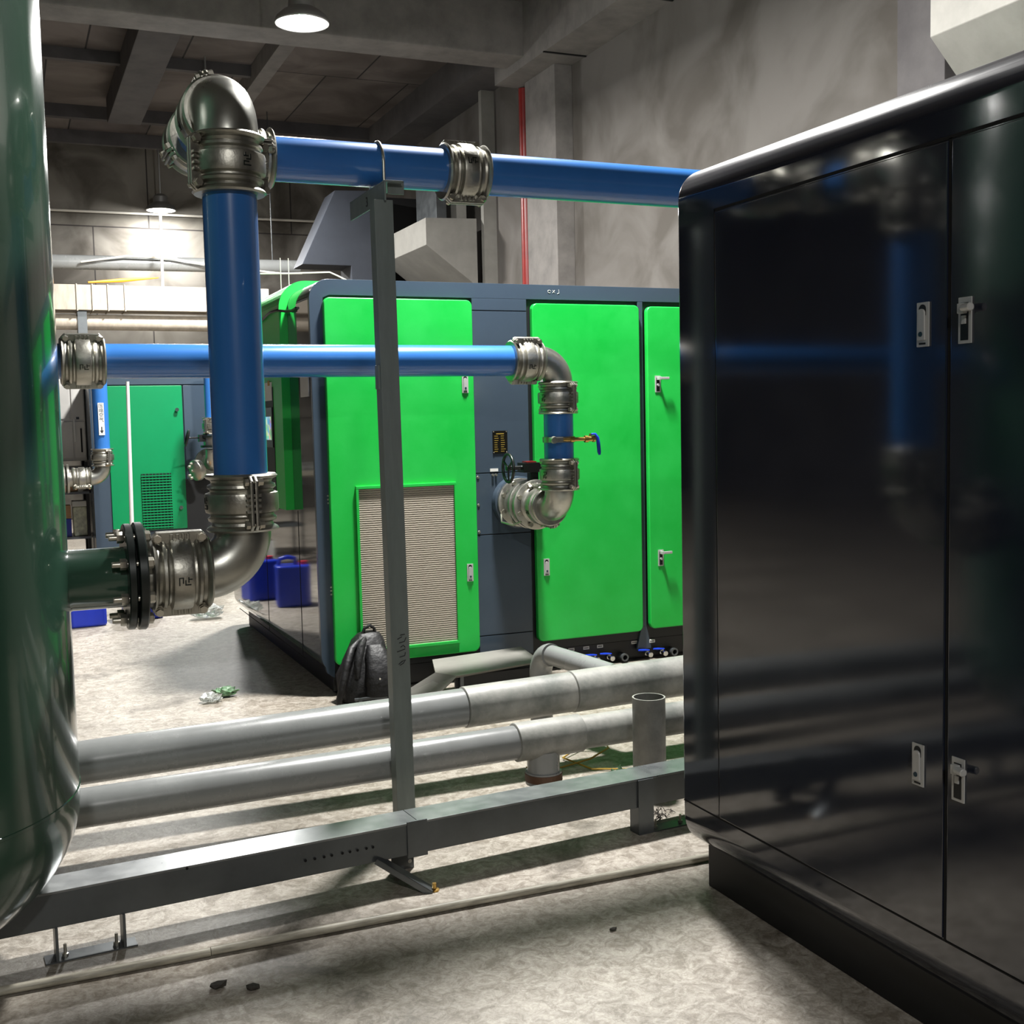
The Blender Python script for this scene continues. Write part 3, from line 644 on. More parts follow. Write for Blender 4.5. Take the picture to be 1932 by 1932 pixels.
lock(dB, (LX, 1.956, 1.691), (0, -1, 0), (-1, 0, 0), 'knob'); lock(dB, (LX, 1.965, .671), (0, -1, 0), (-1, 0, 0), 'knob')

# ------------------------------------------------------------ boxed ducts
t = thing('boxed_duct', 'galvanised boxed duct with slanted underside on the right wall above the green machine', 'duct', (5.4, 14.3, 3.2))
P(MB().prism([(5.06, 4.075), (5.06, 3.735), (5.69, 3.268), (5.76, 3.1), (5.76, 4.095)], 1, 14.3, 16.1), 'duct_hood', 'galvlight', t, bevel=.006, sharp=30)
P(MB().box(5.60, 5.74, 14.6, 15.4, 4.09, 4.9), 'duct_riser', 'galvlight', t, bevel=.006)
P(MB().box(5.32, 5.46, 14.6, 15.4, 4.09, 4.9), 'duct_riser', 'galv', t, bevel=.006)
P(MB().box(5.69, 5.998, 14.5, 16.0, 2.3, 3.3), 'duct_drop', 'galvlight', t, bevel=.004)
t = thing('boxed_duct', 'pale boxed duct with slanted underside at the top right corner', 'duct', (6, 6.3, 4))
P(MB().prism([(5.35, 4.75), (5.35, 3.78), (5.78, 3.35), (5.98, 3.2), (5.98, 4.75)], 1, 4.6, 5.75), 'duct_hood', 'galvlight', t, bevel=.006, sharp=30)
o = one(MB().prism([(3.86, 3.67), (4.35, 4.69), (4.79, 4.71), (4.95, 4.71), (4.95, 0), (4.6, 0), (4.55, 3.67)], 1, 16.0, 16.55), 'sloping_hood', 'hoodgrey', 'dark grey tapering sheet metal hood behind the green machine top', 'duct', bevel=.01)
one(MB().sweep([(5.86, 12.95, 0.01), (5.86, 12.95, 5.39)], .065, 20), 'red_riser_pipe', 'redpipe', 'slim red vertical pipe on the right wall', 'pipe')
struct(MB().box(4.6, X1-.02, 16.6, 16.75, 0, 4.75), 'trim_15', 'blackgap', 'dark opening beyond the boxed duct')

# ------------------------------------------------------------ back of the hall
t = thing('overhead_duct', 'long cream dusty duct hanging across the far end', 'duct', (1.5, 17, 3.3))
mb = MB().box(-3, 3.6, 17, 17.5, 3.10, 3.44); P(mb, 'duct_body', 'beige', t, bevel=.008)
for x in (1.0, 1.2, 1.4, 1.62, 2.9): P(MB().box(x-.008, x+.008, 16.985, 17.51, 3.09, 3.45), 'duct_joint', 'beige', t)
for x in (.4, 3.3): P(MB().box(x-.03, x+.03, 17.2, 17.26, 3.44, H), 'duct_hanger', 'galv', t)
t = thing('lagged_pipe', 'pale lagged pipe slung under the cream duct', 'pipe', (1.5, 17.25, 2.97))
P(MB().sweep([(-3, 17.2, 2.965), (3.4, 17.2, 2.94)], .105, 24), 'lagging', 'beige', t)
P(MB().box(1.0, 1.12, 17.08, 17.32, 2.7, 3.1), 'pipe_strap', 'galv', t)
o = pipe('grey_overhead_pipe', 'fat grey pipe running above the cream duct at the far end', (-3, 17.6, 3.78), (4.2, 17.6, 3.84), .10, 'pvc', None)
for x in (0.2, 3.8): one(MB().sweep([(x, 17.6, 3.88), (x, 17.6, H-.01)], .008, 6), 'hanger_rod', 'galv', 'thin hanger rod over the far grey pipe, %s end' % ('left' if x < 1 else 'right'), 'rod')
one(MB().sweep([(-3, 20.45, 5.0), (5.4, 20.45, 5.02)], .02, 8), 'wall_conduit', 'cable', 'thin pale conduit running along the back wall', 'conduit')
one(MB().sweep([(2.15, 17.1, 4.43), (2.14, 17.1, 3.44)], .022, 10), 'white_drop_conduit', 'white', 'thin white vertical conduit dropping under the far lamp', 'conduit')
one(MB().sweep([(1.1, 17.45, 3.80), (1.7, 17.44, 3.90), (2.3, 17.44, 3.89), (2.9, 17.44, 3.80), (3.9, 17.44, 3.72), (4.2, 17.44, 3.73)], .014, 6), 'sagging_white_cable', 'cable', 'sagging white cable along the far grey pipe', 'cable')
one(MB().sweep([(1.15, 17.0, 3.47), (1.6, 17.1, 3.52), (2.1, 17.2, 3.58)], [.012, .028, .008], 8), 'yellow_strap', 'orange', 'yellow orange strap lying on the far cream duct', 'strap')
one(MB().sweep([(1.74, 8.7, 2.6), (2.0, 8.7, 2.61), (2.3, 8.68, 2.625), (2.36, 8.68, 2.6), (2.45, 8.68, 2.56), (2.5, 8.68, 2.4), (2.5, 8.7, 2.275)], .006, 6), 'white_cable', 'cable', 'thin white cable arching over the green machine top', 'cable')
for x in (1.935, 1.995):
    one(MB().sweep([(x, 8.7, 2.275), (x, 8.7, 2.72)], .0035, 6), 'hanging_wire', 'cable', 'thin pale wire hanging down to the green machine top, %s of two' % ('left' if x < 1.95 else 'right'), 'wire')

# far dark green machine
t = thing('air_compressor', 'distant deep green compressor with louvred door beyond the pipes', 'compressor', (1.3, 12.5, 0)); FC = t
P(MB().box(.80, 4.0, 12.53, 14.5, .2, 2.0), 'body_shell', 'slate', t, bevel=.02)
P(MB().box(.85, 3.9, 12.6, 14.4, 0, .2), 'plinth', 'black', t)
P(MB().box(.80, .968, 12.50, 12.53, .1, 1.93), 'side_frame', 'slate', t, bevel=.004)
P(MB().box(.80, 4.0, 12.50, 12.53, 1.93, 2.0), 'top_frame', 'slate', t, bevel=.004)
P(MB().box(1.72, 2.2, 12.505, 12.535, .95, 1.92), 'valve_panel', 'slate', t, bevel=.004)
P(MB().box(1.70, 2.2, 12.50, 12.532, .2, .95), 'valve_recess', 'black', t)
fd = P(MB().box(.968, 1.705, 12.485, 12.53, .44, 1.92), 'door', 'dkgreen', t, bevel=.008)
def FP(mb, nm, m, d, **k):
    mb.xf(Matrix.Translation(-FC.location)); return mb.build(nm, m, d, **k)
FP(MB().box(1.262, 1.56, 12.48, 12.486, .45, 1.02), 'louvre_opening', 'blackgap', fd)
mb = MB()
for k in range(20):
    z = .46+k*.028; mb.box(1.262, 1.56, 12.470, 12.480, z, z+.012)
for k in range(9): mb.box(1.27+k*.034, 1.274+k*.034, 12.474, 12.481, .45, 1.02)
FP(mb, 'louvre_slats', 'dkgreen', fd)
for z in (1.67, .66): FP(MB().lathe((1.645, 12.485, z), (0, -1, 0), [(0, .014), (.02, .014), (.022, .02), (.035, .02)], 12), 'door_knob', 'chrome', fd)
P(MB().box(2.3, 3.4, 12.485, 12.53, .3, 1.9), 'door', 'dkgreen', t, bevel=.008)
# its pipework
pipe('blue_drop_pipe', 'distant blue drop pipe with white arrow label beside the far green door', (.865, 12.0, 1.28), (.865, 12.0, 2.35), .075)
o = one(MB().box(.838, .892, 11.915, 11.9235, 1.43, 1.74), 'pipe_label', 'white', 'white arrow label with vertical characters on the distant blue drop pipe', 'label')
fc = bpy.data.curves.new('lbl', 'FONT')
def text_mesh(body, size, name, m, loc, rot, label=None, parent=None, spacing=1.0):
    cu_ = bpy.data.curves.new(name, 'FONT'); cu_.body = body; cu_.size = size; cu_.align_x = 'CENTER'; cu_.extrude = .0004; cu_.space_line = spacing
    to = bpy.data.objects.new('tmp', cu_); C.objects.link(to); bpy.context.view_layer.update()
    me = bpy.data.meshes.new_from_object(to.evaluated_get(bpy.context.evaluated_depsgraph_get())); bpy.data.objects.remove(to)
    me.materials.append(M[m]); ob = bpy.data.objects.new(name, me); C.objects.link(ob)
    ob.location = loc; ob.rotation_euler = rot
    if parent: ob.parent = parent
    return ob
bpy.data.curves.remove(fc)
text_mesh('压\n缩\n空\n气', .045, 'label_print', 'ink', (.865, 11.9145, 1.695), (PI/2, 0, 0), parent=o)
MBa = MB().prism([(.860, 1.51), (.870, 1.51), (.870, 1.475), (.882, 1.475), (.865, 1.445), (.848, 1.475), (.860, 1.475)], 1, 11.914, 11.915); MBa.build('label_arrow', 'ink', o)
coupling('distant ribbed coupling under the labelled blue drop pipe', (.865, 12.0, 1.30), (0, 0, -1), (.5, -1, 0))
elbow('distant steel elbow below the labelled blue drop pipe', (.865, 12.0, 1.02), (1, 0, 0), (0, 0, 1), .115, r=.075)
coupling('distant ribbed coupling left of the far elbow', (.58, 12.0, 1.02), (1, 0, 0), (0, -1, -1))
t = thing('flanged_joint', 'distant flanged pipe joint at the left of the far coupling', 'flange', (.5, 12.0, 1.02))
P(MB().lathe((.48, 12.0, 1.02), (1, 0, 0), [(0, .14), (.03, .14)], 32), 'flange_plate', 'caststeel', t)
P(MB().lathe((.53, 12.0, 1.02), (1, 0, 0), [(0, .14), (.02, .14), (.02, .08), (.06, .08)], 32), 'flange_plate', 'caststeel', t)
P(MB().lathe((-.6, 12.0, 1.02), (1, 0, 0), [(0, .078), (1.09, .078)], 24), 'steel_spool', 'steel', t)
pipe('blue_drop_pipe', 'distant plain blue drop pipe beside the thick riser', (1.93, 12.0, 1.50), (1.93, 12.0, 2.15), .075)
coupling('distant ribbed coupling under the plain blue drop pipe', (1.93, 12.0, 1.58), (0, 0, -1), (-1, -1, 0))
t = thing('butterfly_valve', 'distant butterfly valve with small black handwheel beside the thick riser', 'valve', (1.93, 12, 1.3))
for z in (1.38, 1.28): P(MB().lathe((1.93, 12, z), (0, 0, 1), [(0, .13), (.022, .13)], 32), 'valve_flange', 'tankblack', t)
P(MB().lathe((1.93, 12, 1.29), (0, 0, 1), [(0, .10), (.1, .10)], 24), 'valve_body', 'caststeel', t)
P(MB().box(1.78, 1.86, 11.95, 12.03, 1.34, 1.41), 'gearbox', 'blackplastic', t)
P(MB().sweep([(1.66+.02*math.sin(i/24*2*PI), 11.93+.06*math.cos(2*PI*i/24), 1.38+.075*math.sin(2*PI*i/24)) for i in range(25)], .01, 8, cap=False), 'handwheel', 'blackplastic', t)
P(MB().sweep([(1.66, 11.93, 1.38), (1.79, 11.98, 1.38)], .008, 8), 'valve_shaft', 'blackplastic', t)
t = thing('outlet_elbow', 'distant steel outlet elbow with flange under the far valve', 'pipe elbow', (1.93, 12, 1.1))
n = 12; cen = Vector((1.93, 12.14, 1.24))
P(MB().sweep([(1.93, 12.14-.14*math.cos(i/n*PI/2), 1.26-.14*math.sin(i/n*PI/2)) for i in range(n+1)]+[(1.93, 12.505, 1.12)], .085, 24), 'elbow_pipe', 'steel', t)
P(MB().lathe((1.93, 12.30, 1.12), (0, 1, 0), [(0, .15), (.03, .15)], 32), 'elbow_flange', 'caststeel', t)
P(MB().lathe((1.80, 12.12, 1.06), (-1, -.5, -.2), [(0, .10), (.03, .11), (.06, .105), (.08, .07)], 24), 'inspection_port', 'caststeel', t)
for k in range(5):
    a = 2*PI*k/5; P(MB().lathe((1.71+.02*math.cos(a), 12.06+.03*math.cos(a), 1.05+.075*math.sin(a)), (-1, -.5, -.2), [(0, .014), (.025, .014)], 8), 'port_bolt', 'zinc', t)

# ---- left background: switch cabinet and stock shelf
t = thing('switch_cabinet', 'pale grey wall cabinet beyond the ribbed coupling at left', 'cabinet', (.5, 13.2, 1.3))
P(MB().box(.1, .79, 13.1, 13.5, 1.16, 2.02), 'cabinet_body', 'offwhite', t, bevel=.008)
for x0_, x1_, z0_, z1_ in ((.12, .64, 1.60, 2.0), (.66, .78, 1.60, 2.0), (.12, .66, 1.19, 1.57), (.68, .78, 1.19, 1.57)):
    P(MB().box(x0_, x1_, 13.085, 13.102, z0_, z1_), 'cabinet_door', 'offwhite', t, bevel=.004)
P(MB().box(.735, .75, 13.075, 13.086, 1.25, 1.5), 'cable_slot', 'blackgap', t)
P(MB().box(.672, .685, 13.07, 13.086, 1.36, 1.60), 'cabinet_stay', 'white', t)
P(MB().box(.70, .73, 13.08, 13.10, 1.595, 1.62), 'cabinet_catch', 'blackplastic', t)
t = thing('storage_shelf', 'dark steel stock shelf below the pale wall cabinet', 'shelf', (.45, 13.2, 0))
for z in (.36, .83, 1.09): P(MB().box(.0, .79, 13.0, 13.5, z-.015, z+.01), 'shelf_board', 'galv', t)
for x in (.02, .77):
    for y in (13.02, 13.48): P(MB().box(x-.015, x+.015, y-.015, y+.015, 0, 1.15), 'shelf_post', 'black', t)
P(MB().box(.45, .48, 13.0, 13.02, .02, .34), 'shelf_brace', 'galv', t).rotation_euler = (0, 0, 0)
one(MB().box(.50, .60, 13.05, 13.2, .37, .56), 'blue_carton', 'jug', 'small dark blue carton on the middle board of the stock shelf', 'box', bevel=.004)
one(MB().box(.51, .60, 13.05, 13.2, .562, .70), 'brown_carton', 'cardboard', 'small brown carton stacked on the dark blue carton', 'box', bevel=.004)
t = thing('bottle_pack', 'wrapped pack of pale bottles on the stock shelf', 'bottles', (.69, 13.15, .37))
P(MB().box(.62, .76, 13.06, 13.25, .37, .68), 'bottle_bodies', 'bottle', t, bevel=.02)
P(MB().box(.615, .765, 13.05, 13.26, .681, .74), 'bottle_caps', 'white', t, bevel=.01)
one(MB().box(.52, .68, 13.04, 13.2, .842, .90), 'parts_tray', 'cardboard', 'shallow tan tray on the upper board of the stock shelf', 'tray', bevel=.004)
one(MB().box(.35, .62, 13.02, 13.3, 0, .20), 'white_carton', 'white', 'white carton on the floor under the stock shelf', 'box', bevel=.006)
one(MB().box(1.12, 1.30, 11.9, 12.2, 0, .33), 'yellow_drum', 'orange', 'yellow container on the floor by the far green machine', 'container', bevel=.02)
one(MB().box(1.22, 1.3, 11.0, 11.05, .0, .33), 'paper_bag', 'white', 'small white packet standing before the yellow container', 'packet', bevel=.01)

# jugs ----------------------------------------------------------------
def jug(x, y, rz, label):
    t = thing('oil_jug', label, 'jug', (x, y, 0), 'blue oil jugs on the floor'); h = .34
    mb = MB().prism(rrect(-.14, .14, -.12, .12, .04, 5), 2, .0, h)
    P(mb.xf(Matrix.Translation((x, y, 0))), 'jug_body', 'jug', t, bevel=.022, sharp=50, seg=3)
    P(MB().lathe((x-.09, y, h-.01), (0, 0, 1), [(0, .032), (.035, .032), (.036, .028)], 20), 'jug_cap', 'red', t)
    P(MB().sweep([(x-.03, y, h-.01), (x-.02, y, h+.05), (x+.04, y, h+.065), (x+.10, y, h+.05), (x+.115, y, h-.01)], .018, 10), 'jug_handle', 'jug', t)
    t.rotation_euler = (0, 0, rz); return t
jug(.50, 9.42, .1, 'blue oil jug on the floor seen under the tank nozzle')
jug(.93, 9.55, .15, 'blue oil jug behind the black flange, nearest the steel stub')
jug(1.10, 10.05, -.2, 'blue oil jug behind the lower ribbed coupling')

# ------------------------------------------------------------ near floor pipes
def lerpz(x, x0, z0, x1, z1): return z0+(z1-z0)*(x-x0)/(x1-x0)
GY1, GY2 = 4.5, 4.2
g1 = lambda x: lerpz(x, .24, .277, 2.73, .322)
g2 = lambda x: lerpz(x, .22, .200, 2.54, .222)
G = 'grey drain pipes along the floor'
def gpipe(name, x0, x1, Y, g, r, m, label):
    a = Vector((x0, Y, g(x0))); b_ = Vector((x1, Y, g(x1)))
    d = b_-a; o = one(MB().lathe((0, 0, 0), d, [(0, r-.004), (.003, r), (d.length-.003, r), (d.length, r-.004)], 40), name, m, label, 'pipe', G); o.location = a; return o
gpipe('grey_drain_pipe', -2.5, 1.70, GY1, g1, .080, 'pvc', 'upper long grey drain pipe, smooth left length near the tank')
t = gpipe('pipe_sleeve', 1.70, 2.20, GY1, g1, .086, 'pvcdirty', 'dusty sleeve joint on the upper grey drain pipe')
gpipe('grey_drain_pipe', 2.20, 4.6, GY1, g1, .090, 'pvcdirty', 'upper grey drain pipe, dusty peeling right length')
gpipe('grey_drain_pipe', -2.5, 1.82, GY2, g2, .068, 'pvc', 'lower grey drain pipe, smooth left length nearest the post')
te = gpipe('drain_tee', 1.80, 2.09, GY2, g2, .077, 'pvcdirty', 'fat grey tee fitting on the lower drain pipe')
gpipe('grey_drain_pipe', 2.09, 4.6, GY2, g2, .068, 'pvcdirty', 'lower grey drain pipe, dusty right length behind the stub')
mb = MB().lathe((1.925, GY2, .17), (0, 0, -1), [(0, .066), (.085, .066), (.086, .074), (.135, .074), (.136, .06)], 32); mb.xf(Matrix.Translation(-te.location)); mb.build('tee_outlet', 'pvc', te)
mb = MB().lathe((1.925, GY2, .078), (0, 0, -1), [(0, .076), (.03, .076)], 32); mb.xf(Matrix.Translation(-te.location)); mb.build('tape_band', 'brownband', te)
one(MB().lathe((2.30, 4.0, 0.0), (0, 0, 1), [(0, .066), (.385, .066), (.385, .060), (.30, .060)], 36, cap=False), 'grey_pipe_stub', 'pvcdirty', 'upright open grey pipe stub standing in front of the drain pipes', 'pipe')
# branch with elbow behind
t = thing('branch_elbow', 'grey branch pipe with elbow behind the upper drain pipe', 'pipe elbow', (2.4, 4.9, .3))
P(MB().sweep([(2.44, 4.56, .35), (2.40, 4.75, .36), (2.345, 5.0, .37)], .048, 24), 'branch_pipe', 'pvc', t)
pts = [Vector((2.345, 5.0, .37))+Vector((-.012*i/6, .09*math.sin(i/8*PI/2), -.09+.09*math.cos(i/8*PI/2))) for i in range(9)]
P(MB().sweep(pts+[pts[-1]+Vector((0, 0, -.26))], .055, 24), 'branch_bend', 'pvc', t)
one(MB().box(-1.6, -1.45, 4.05, 4.65, 0, .115), 'support_block', 'concretebeam', 'low concrete block under the drain pipes behind the tank', 'block', bevel=.005)
one(MB().box(3.4, 3.55, 4.05, 4.65, 0, .155), 'support_block', 'concretebeam', 'low concrete block under the drain pipes behind the navy cabinet', 'block', bevel=.005)
# pipe markings
# cable trunk in front -----------------------------------------------
bd = Vector((1.935, .14, 0)).normalized(); ang = math.atan2(.14, 1.935)
t = thing('cable_trunk', 'long galvanised cable trunk on short legs in the foreground', 'cable trunk', (0, 3.448, 0))
t.rotation_euler = (0, 0, ang)
def TP(mb, nm, m, **k): return mb.build(nm, m, t, **k)
TP(MB().box(-.10, 4.6, 0, .125, .098, .199), 'trunk_body', 'galv', bevel=.003)
TP(MB().box(-.10, 1.17, -.003, .128, .198, .205), 'trunk_lid', 'lid', bevel=.0015)
TP(MB().box(1.172, 4.6, -.003, .128, .198, .205), 'trunk_lid', 'lid', bevel=.0015)
mb = MB()
for x in (.79, .82, .85, .875, .91, .935, .96, .99, 1.012, .43): mb.lathe((x, -.0035, .15 if x > .5 else .198), (0, -1, 0), [(0, .0045), (.0005, .0045)], 10)
TP(mb, 'bolt_holes', 'blackgap')
TP(MB().box(1.13, 1.20, -.006, .0, .09, .21), 'joint_plate', 'galv', bevel=.001)
for x in (.062, .245):
    TP(MB().box(x-.004, x+.004, -.01, .05, 0, .1), 'trunk_leg', 'galv', bevel=.001)
TP(MB().box(.03, .28, -.01, .05, 0.0, .004), 'foot_plate', 'galv')
for x in (.085, .225):
    TP(MB().lathe((x, .02, .004), (0, 0, 1), [(0, .009), (.008, .009), (.009, .0045), (.035, .0045)], 8, smooth=False), 'anchor_bolt', 'zinc')
TP(MB().box(2.02, 2.085, -.008, -.003, 0, .2).box(2.02, 2.025, -.003, .05, 0, .1), 'trunk_leg', 'galv', bevel=.001)
TP(MB().box(2.02, 2.30, -.01, .05, 0.0, .004), 'foot_plate', 'galv')
for x in (2.11, 2.22): TP(MB().lathe((x, .02, .004), (0, 0, 1), [(0, .009), (.008, .009), (.009, .0045), (.03, .0045)], 8, smooth=False), 'anchor_bolt', 'zinc')
# perforated bracket + brace under the middle
TP(MB().box(1.125, 1.205, .13, .135, 0, .2), 'trunk_leg', 'galv', bevel=.001)
mb = MB()
for z in (.025, .055): mb.lathe((1.19, .1295, z), (0, -1, 0), [(0, .007), (.0006, .007)], 12)
TP(mb, 'leg_holes', 'white')
brace = MB().box(0, .205, -.02, .02, -.003, .0).box(0, .205, -.02, -.017, -.02, 0).box(0, .205, .017, .02, -.02, 0)
brace.xf(Matrix.Translation((1.03, .0, .115)) @ Euler((0, math.radians(32), math.radians(-30))).to_matrix().to_4x4())
TP(brace, 'brace', 'galv', bevel=.0008)
TP(MB().lathe((1.185, -.085, 0), (0, 0, 1), [(0, .016), (.006, .016), (.007, .007), (.025, .007)], 8, smooth=False), 'anchor_bolt', 'brass')

# pipe post ------------------------------------------------------------
t = thing('pipe_support_post', 'tall grey steel post with cross arm carrying the overhead blue pipe', 'post', (1.275, 4.05, 0))
def channel(x0, x1, y0, y1, z0, z1, lean):
    mb = MB()
    mb.box(x0, x1, y0, y0+.004, z0, z1).box(x0, x0+.004, y0+.004, y1, z0, z1).box(x1-.004, x1, y0+.004, y1, z0, z1)
    mb.v = [Vector((v.x-lean*(v.z), v.y, v.z)) for v in mb.v]; return mb
P(channel(1.246, 1.314, 4.00, 4.06, 0, 2.275, .008), 'post_shaft', 'postgrey', t, bevel=.001)
P(MB().box(1.20, 1.36, 3.96, 4.10, 0, .008), 'base_plate', 'postgrey', t)
P(MB().box(1.262, 1.268, 3.985, 4.43, 2.27, 2.335).box(1.262, 1.33, 3.985, 4.43, 2.335, 2.341), 'cross_arm', 'postgrey', t, bevel=.0015)
P(MB().box(1.285, 1.345, 4.02, 4.30, 2.341, 2.347).box(1.285, 1.345, 4.02, 4.026, 2.30, 2.347), 'end_plate', 'postgrey', t, bevel=.001)
ux = 1.318; R_ = RP+.006
P(MB().sweep([(ux, HY-R_, 2.30), (ux, HY-R_, HZ)]+[(ux, HY-R_*math.cos(a), HZ+R_*math.sin(a)) for a in [i/12*PI for i in range(1, 12)]]+[(ux, HY+R_, HZ), (ux, HY+R_, 2.30)], .0055, 10), 'u_bolt', 'zinc', t)
P(MB().box(1.226, 1.246, 4.01, 4.05, 1.615, 1.70), 'clip', 'postgrey', t, bevel=.002)
text = text_mesh('3', .05, 'arm_mark', 'ink', (1.2606-1.275, 4.20-4.05, 2.285), (PI/2, 0, -PI/2), parent=t)
def handmark():
    z0_ = .62; x = 1.27; y = 3.9992
    S = [[(0, 0), (.012, .006), (.02, .018), (.008, .014), (-.004, .004)], [(.0, .03), (.018, .034), (.02, .046)], [(-.008, .05), (.02, .058)], [(.004, .066), (.014, .072), (.02, .064)], [(0, .082), (.018, .086), (.024, .10)], [(-.006, .096), (.01, .104)], [(.004, .11), (.02, .112)]]
    mb = MB()
    for s_ in S: mb.sweep([(x+a*1.1, y-.0002, z0_+b_*1.0) for a, b_ in s_], .0016, 5)
    return mb
P(handmark(), 'ink_mark', 'ink', t)

# white conduit on the floor
one(MB().sweep([(-.9, 3.325, .013), (.46, 3.295, .013)], .0125, 14), 'white_floor_conduit', 'pvcwhite', 'dirty white conduit on the floor, left length', 'conduit', 'white floor conduit lengths')
one(MB().sweep([(.462, 3.297, .014), (2.6, 3.262, .014)], .0125, 14), 'white_floor_conduit', 'pvcwhite', 'dirty white conduit on the floor, right length running under the navy cabinet', 'conduit', 'white floor conduit lengths')

# folded galvanised tray in front of the green machine
one(MB().add([(1.80, 5.95, 0), (2.03, 5.80, .17), (2.12, 6.10, .175), (2.66, 6.10, .195), (2.60, 5.70, .19), (2.10, 5.66, .17), (1.86, 5.62, 0),
              (1.80, 5.95, -.0), (2.03, 5.80, .155), (2.12, 6.10, .16), (2.66, 6.10, .18), (2.60, 5.72, .175), (2.10, 5.68, .155), (1.88, 5.64, 0)],
             [(0, 6, 5, 1), (1, 5, 4, 3, 2), (13, 7, 8, 12), (12, 8, 9, 10, 11), (6, 13, 12, 5), (5, 12, 11, 4), (4, 11, 10, 3), (3, 10, 9, 2), (2, 9, 8, 1), (1, 8, 7, 0)]),
    'folded_cable_cover', 'galvlight', 'folded galvanised cover sheet on the floor before the green machine', 'cover').location = (0, -.02, 0)
t = thing('cover_frame', 'dark angle frame holding up the folded cover sheet', 'frame', (2.3, 5.75, 0))
P(MB().box(2.12, 2.60, 5.72, 5.735, .0, .15), 'frame_side', 'black', t)
P(MB().box(2.14, 2.16, 5.70, 5.72, .0, .155), 'frame_leg', 'galv', t)
P(MB().box(2.58, 2.60, 5.70, 5.72, .0, .165), 'frame_leg', 'galv', t)

# backpack --------------------------------------------------------------
t = thing('backpack', 'black nylon backpack slumped against the green machine', 'backpack', (1.72, 6.02, 0))
def blob(secs, n=20):
    mb = MB(); k = 0
    for (z, cx, cy, rx, ry) in secs:
        for j in range(n):
            a = 2*PI*j/n; ex = .75
            c_, s_ = math.cos(a), math.sin(a)
            wr = 1+.035*math.sin(5*a+z*40)+.02*math.sin(9*a-z*70)
            mb.v.append(Vector((cx+rx*wr*math.copysign(abs(c_)**ex, c_), cy+ry*wr*math.copysign(abs(s_)**ex, s_), z)))
    m_ = len(secs)
    for i in range(m_-1):
        for j in range(n): j2 = (j+1) % n; mb.f.append((i*n+j, i*n+j2, (i+1)*n+j2, (i+1)*n+j)); mb.sm.append(True)
    mb.f.append(tuple(range(n))[::-1]); mb.f.append(tuple((m_-1)*n+j for j in range(n))); mb.sm += [True, True]
    return mb
P(blob([(0.0, 1.72, 6.03, .12, .075), (.02, 1.72, 6.03, .145, .095), (.08, 1.715, 6.03, .15, .10), (.15, 1.715, 6.04, .145, .095), (.22, 1.725, 6.05, .125, .085), (.28, 1.74, 6.06, .105, .07), (.33, 1.75, 6.07, .085, .055), (.36, 1.755, 6.075, .06, .035), (.372, 1.757, 6.075, .03, .015)]), 'pack_body', 'blackcloth', t)
P(blob([(.03, 1.77, 5.93, .07, .02), (.05, 1.775, 5.92, .085, .035), (.12, 1.775, 5.925, .085, .045), (.2, 1.775, 5.945, .075, .045), (.27, 1.77, 5.975, .06, .035), (.31, 1.765, 6.0, .04, .02)]), 'front_pocket', 'blackcloth', t)
P(MB().sweep([(1.69, 6.03, .33), (1.63, 5.97, .30), (1.59, 5.93, .22), (1.565, 5.92, .13), (1.54, 5.92, .04), (1.545, 5.93, .012), (1.56, 5.95, .01)], [.014, .02, .022, .02, .017, .015, .01], 10), 'shoulder_strap', 'blackcloth', t)
P(MB().sweep([(1.73, 6.05, .34), (1.68, 5.96, .31), (1.65, 5.925, .23), (1.645, 5.92, .15)], [.014, .02, .022, .014], 10), 'shoulder_strap', 'blackcloth', t)
P(MB().sweep([(1.715, 6.06, .355), (1.73, 6.055, .39), (1.76, 6.055, .405), (1.785, 6.06, .385), (1.79, 6.06, .345)], .009, 8), 'grab_loop', 'blackcloth', t)
P(MB().box(1.62, 1.80, 5.895, 5.912, .035, .05).box(1.64, 1.66, 5.893, 5.91, .0, .05), 'waist_belt', 'galv', t, bevel=.003)
P(MB().lathe((1.755, 5.88, .145), (0, -1, 0), [(0, .006), (.003, .005)], 10), 'snap_button', 'chrome', t)

# crumpled plastic bags ------------------------------------------------
def crumple(x, y, rx, ry, rz_, seed, name, label, m='film', cat='plastic bag'):
    rnd = random.Random(seed); bm = bmesh.new(); bmesh.ops.create_icosphere(bm, subdivisions=3, radius=1)
    for v in bm.verts:
        k = 1+rnd.uniform(-.28, .28); v.co = Vector((v.co.x*rx*k, v.co.y*ry*k, max(0, (v.co.z*.5+.5))*rz_*k+.002))
    me = bpy.data.meshes.new(name); bm.to_mesh(me); bm.free(); me.materials.append(M[m]); o = bpy.data.objects.new(name, me); C.objects.link(o)
    o.location = (x, y, 0); return tag(o, label, cat)
crumple(1.38, 9.25, .12, .07, .10, 3, 'plastic_bag', 'crumpled clear plastic bag on the floor under the lower coupling')
M['filmgreen'] = mat('green_tinted_film', (150, 178, 150), .25, 0, .5, 30, col2=(60, 110, 60)); 
crumple(.96, 6.40, .055, .04, .045, 5, 'plastic_bag', 'crumpled plastic bag in the machine shadow, whitish end', 'film')
crumple(1.05, 6.50, .065, .04, .05, 6, 'plastic_wrapper', 'green tinted plastic wrapper in the machine shadow', 'filmgreen', 'wrapper')
crumple(2.17, 4.02, .035, .02, .10, 9, 'plastic_cup', 'crushed clear plastic cup beside the drain tee', 'filmgreen', 'cup')
crumple(2.235, 3.88, .03, .02, .05, 19, 'plastic_scrap', 'clear plastic scrap leaning beside the crushed cup', 'film', 'scrap')
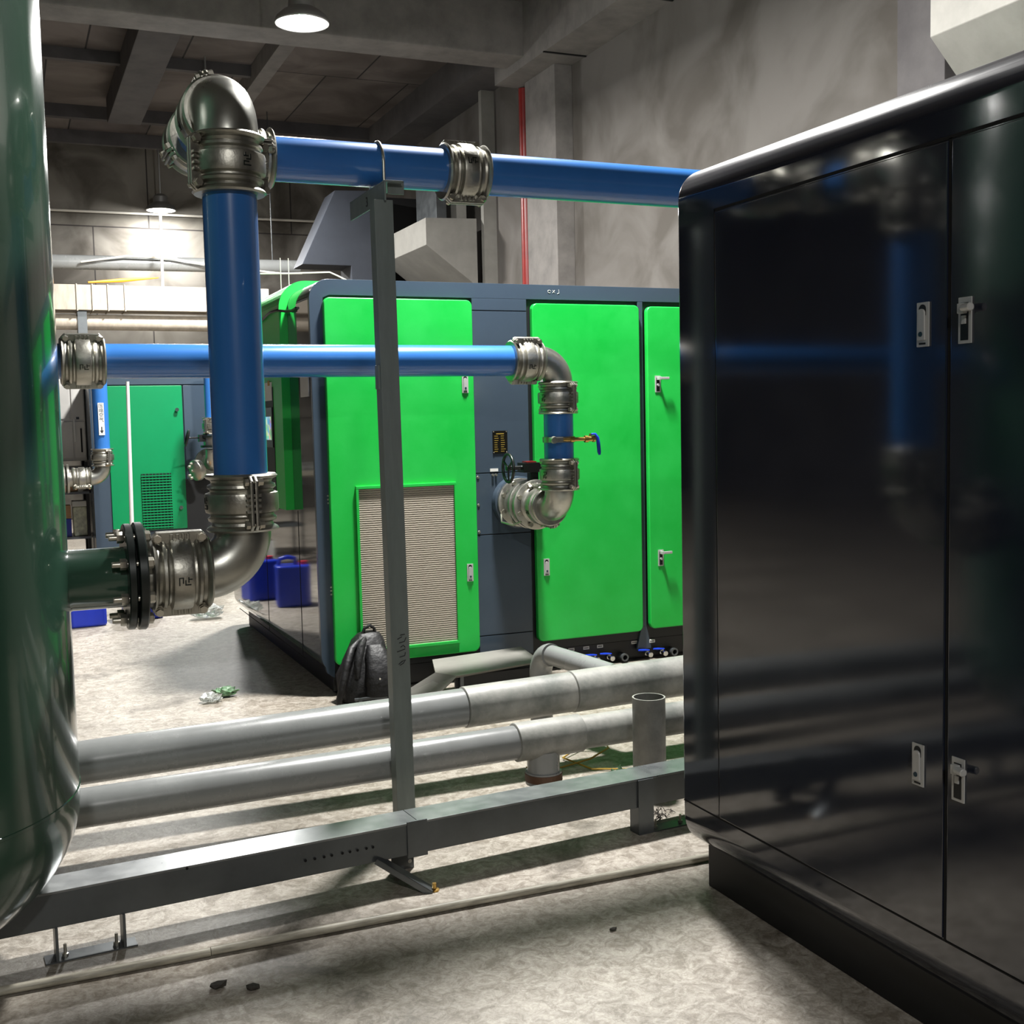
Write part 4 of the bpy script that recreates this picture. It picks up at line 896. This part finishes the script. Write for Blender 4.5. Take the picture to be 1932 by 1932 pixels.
# stones, scraps
def stone(x, y, r, sd, label):
    rnd = random.Random(sd); bm = bmesh.new(); bmesh.ops.create_icosphere(bm, subdivisions=1, radius=1)
    for v in bm.verts:
        k = 1+rnd.uniform(-.25, .25); v.co = Vector((v.co.x*r*k*1.2, v.co.y*r*k, (v.co.z*.5+.45)*r*k*.9))
    me = bpy.data.meshes.new('stone'); bm.to_mesh(me); bm.free(); me.materials.append(M['stone']); o = bpy.data.objects.new('stone', me); C.objects.link(o)
    o.location = (x, y, 0.001); tag(o, label, 'stone', 'loose dark stones')
stone(.447, 3.10, .021, 1, 'left dark rubble piece below the white conduit')
stone(.53, 3.045, .017, 2, 'right dark rubble piece below the white conduit')
stone(1.56, 2.94, .010, 3, 'tiny dark stone alone on the bright floor before the navy cabinet')
stone(.25, 4.0, .014, 4, 'small brown crumb beside the tank under the drain pipes')
mb = MB(); rnd = random.Random(4)
for k in range(26):
    x, y = 2.2+rnd.uniform(-.06, .06), 3.72+rnd.uniform(-.035, .035); a = rnd.uniform(0, PI); l = rnd.uniform(.015, .04)
    mb.sweep([(x, y, .004), (x+l*.5*math.cos(a), y+l*.5*math.sin(a), rnd.uniform(.006, .03)), (x+l*math.cos(a), y+l*math.sin(a), .004)], .0014, 4)
o = one(mb, 'twig_scraps', 'stone', 'small heap of dark twigs by the right trunk leg', 'scraps'); o['kind'] = 'stuff'
mb = MB()
for k in range(30):
    x, y = 1.93+rnd.uniform(-.12, .12), 3.93+rnd.uniform(-.03, .03); a = rnd.uniform(0, PI); l = rnd.uniform(.015, .045)
    mb.sweep([(x, y, .004), (x+l*.5*math.cos(a), y+l*.5*math.sin(a), rnd.uniform(.006, .02)), (x+l*math.cos(a), y+l*math.sin(a), .004)], .0014, 4)
o = one(mb, 'shavings', 'cable', 'scatter of pale plastic shavings under the drain tee', 'scraps'); o['kind'] = 'stuff'
one(MB().sweep([(1.98, 4.50, .008), (2.10, 4.42, .010), (2.25, 4.42, .03), (2.38, 4.50, .04), (2.42, 4.60, .03), (2.30, 4.63, .02), (2.18, 4.55, .01), (2.22, 4.35, .008), (2.5, 4.2, .008)], .004, 6), 'wire_loop', 'yellow', 'loose loop of yellow wire on the floor behind the drain tee', 'wire')
# slim white pole in the middle distance
one(MB().sweep([(1.05, 11.5, 0), (1.082, 11.5, 1.925)], [.022, .016], 10), 'white_pole', 'white', 'slim white pole standing before the far deep green door', 'pole')
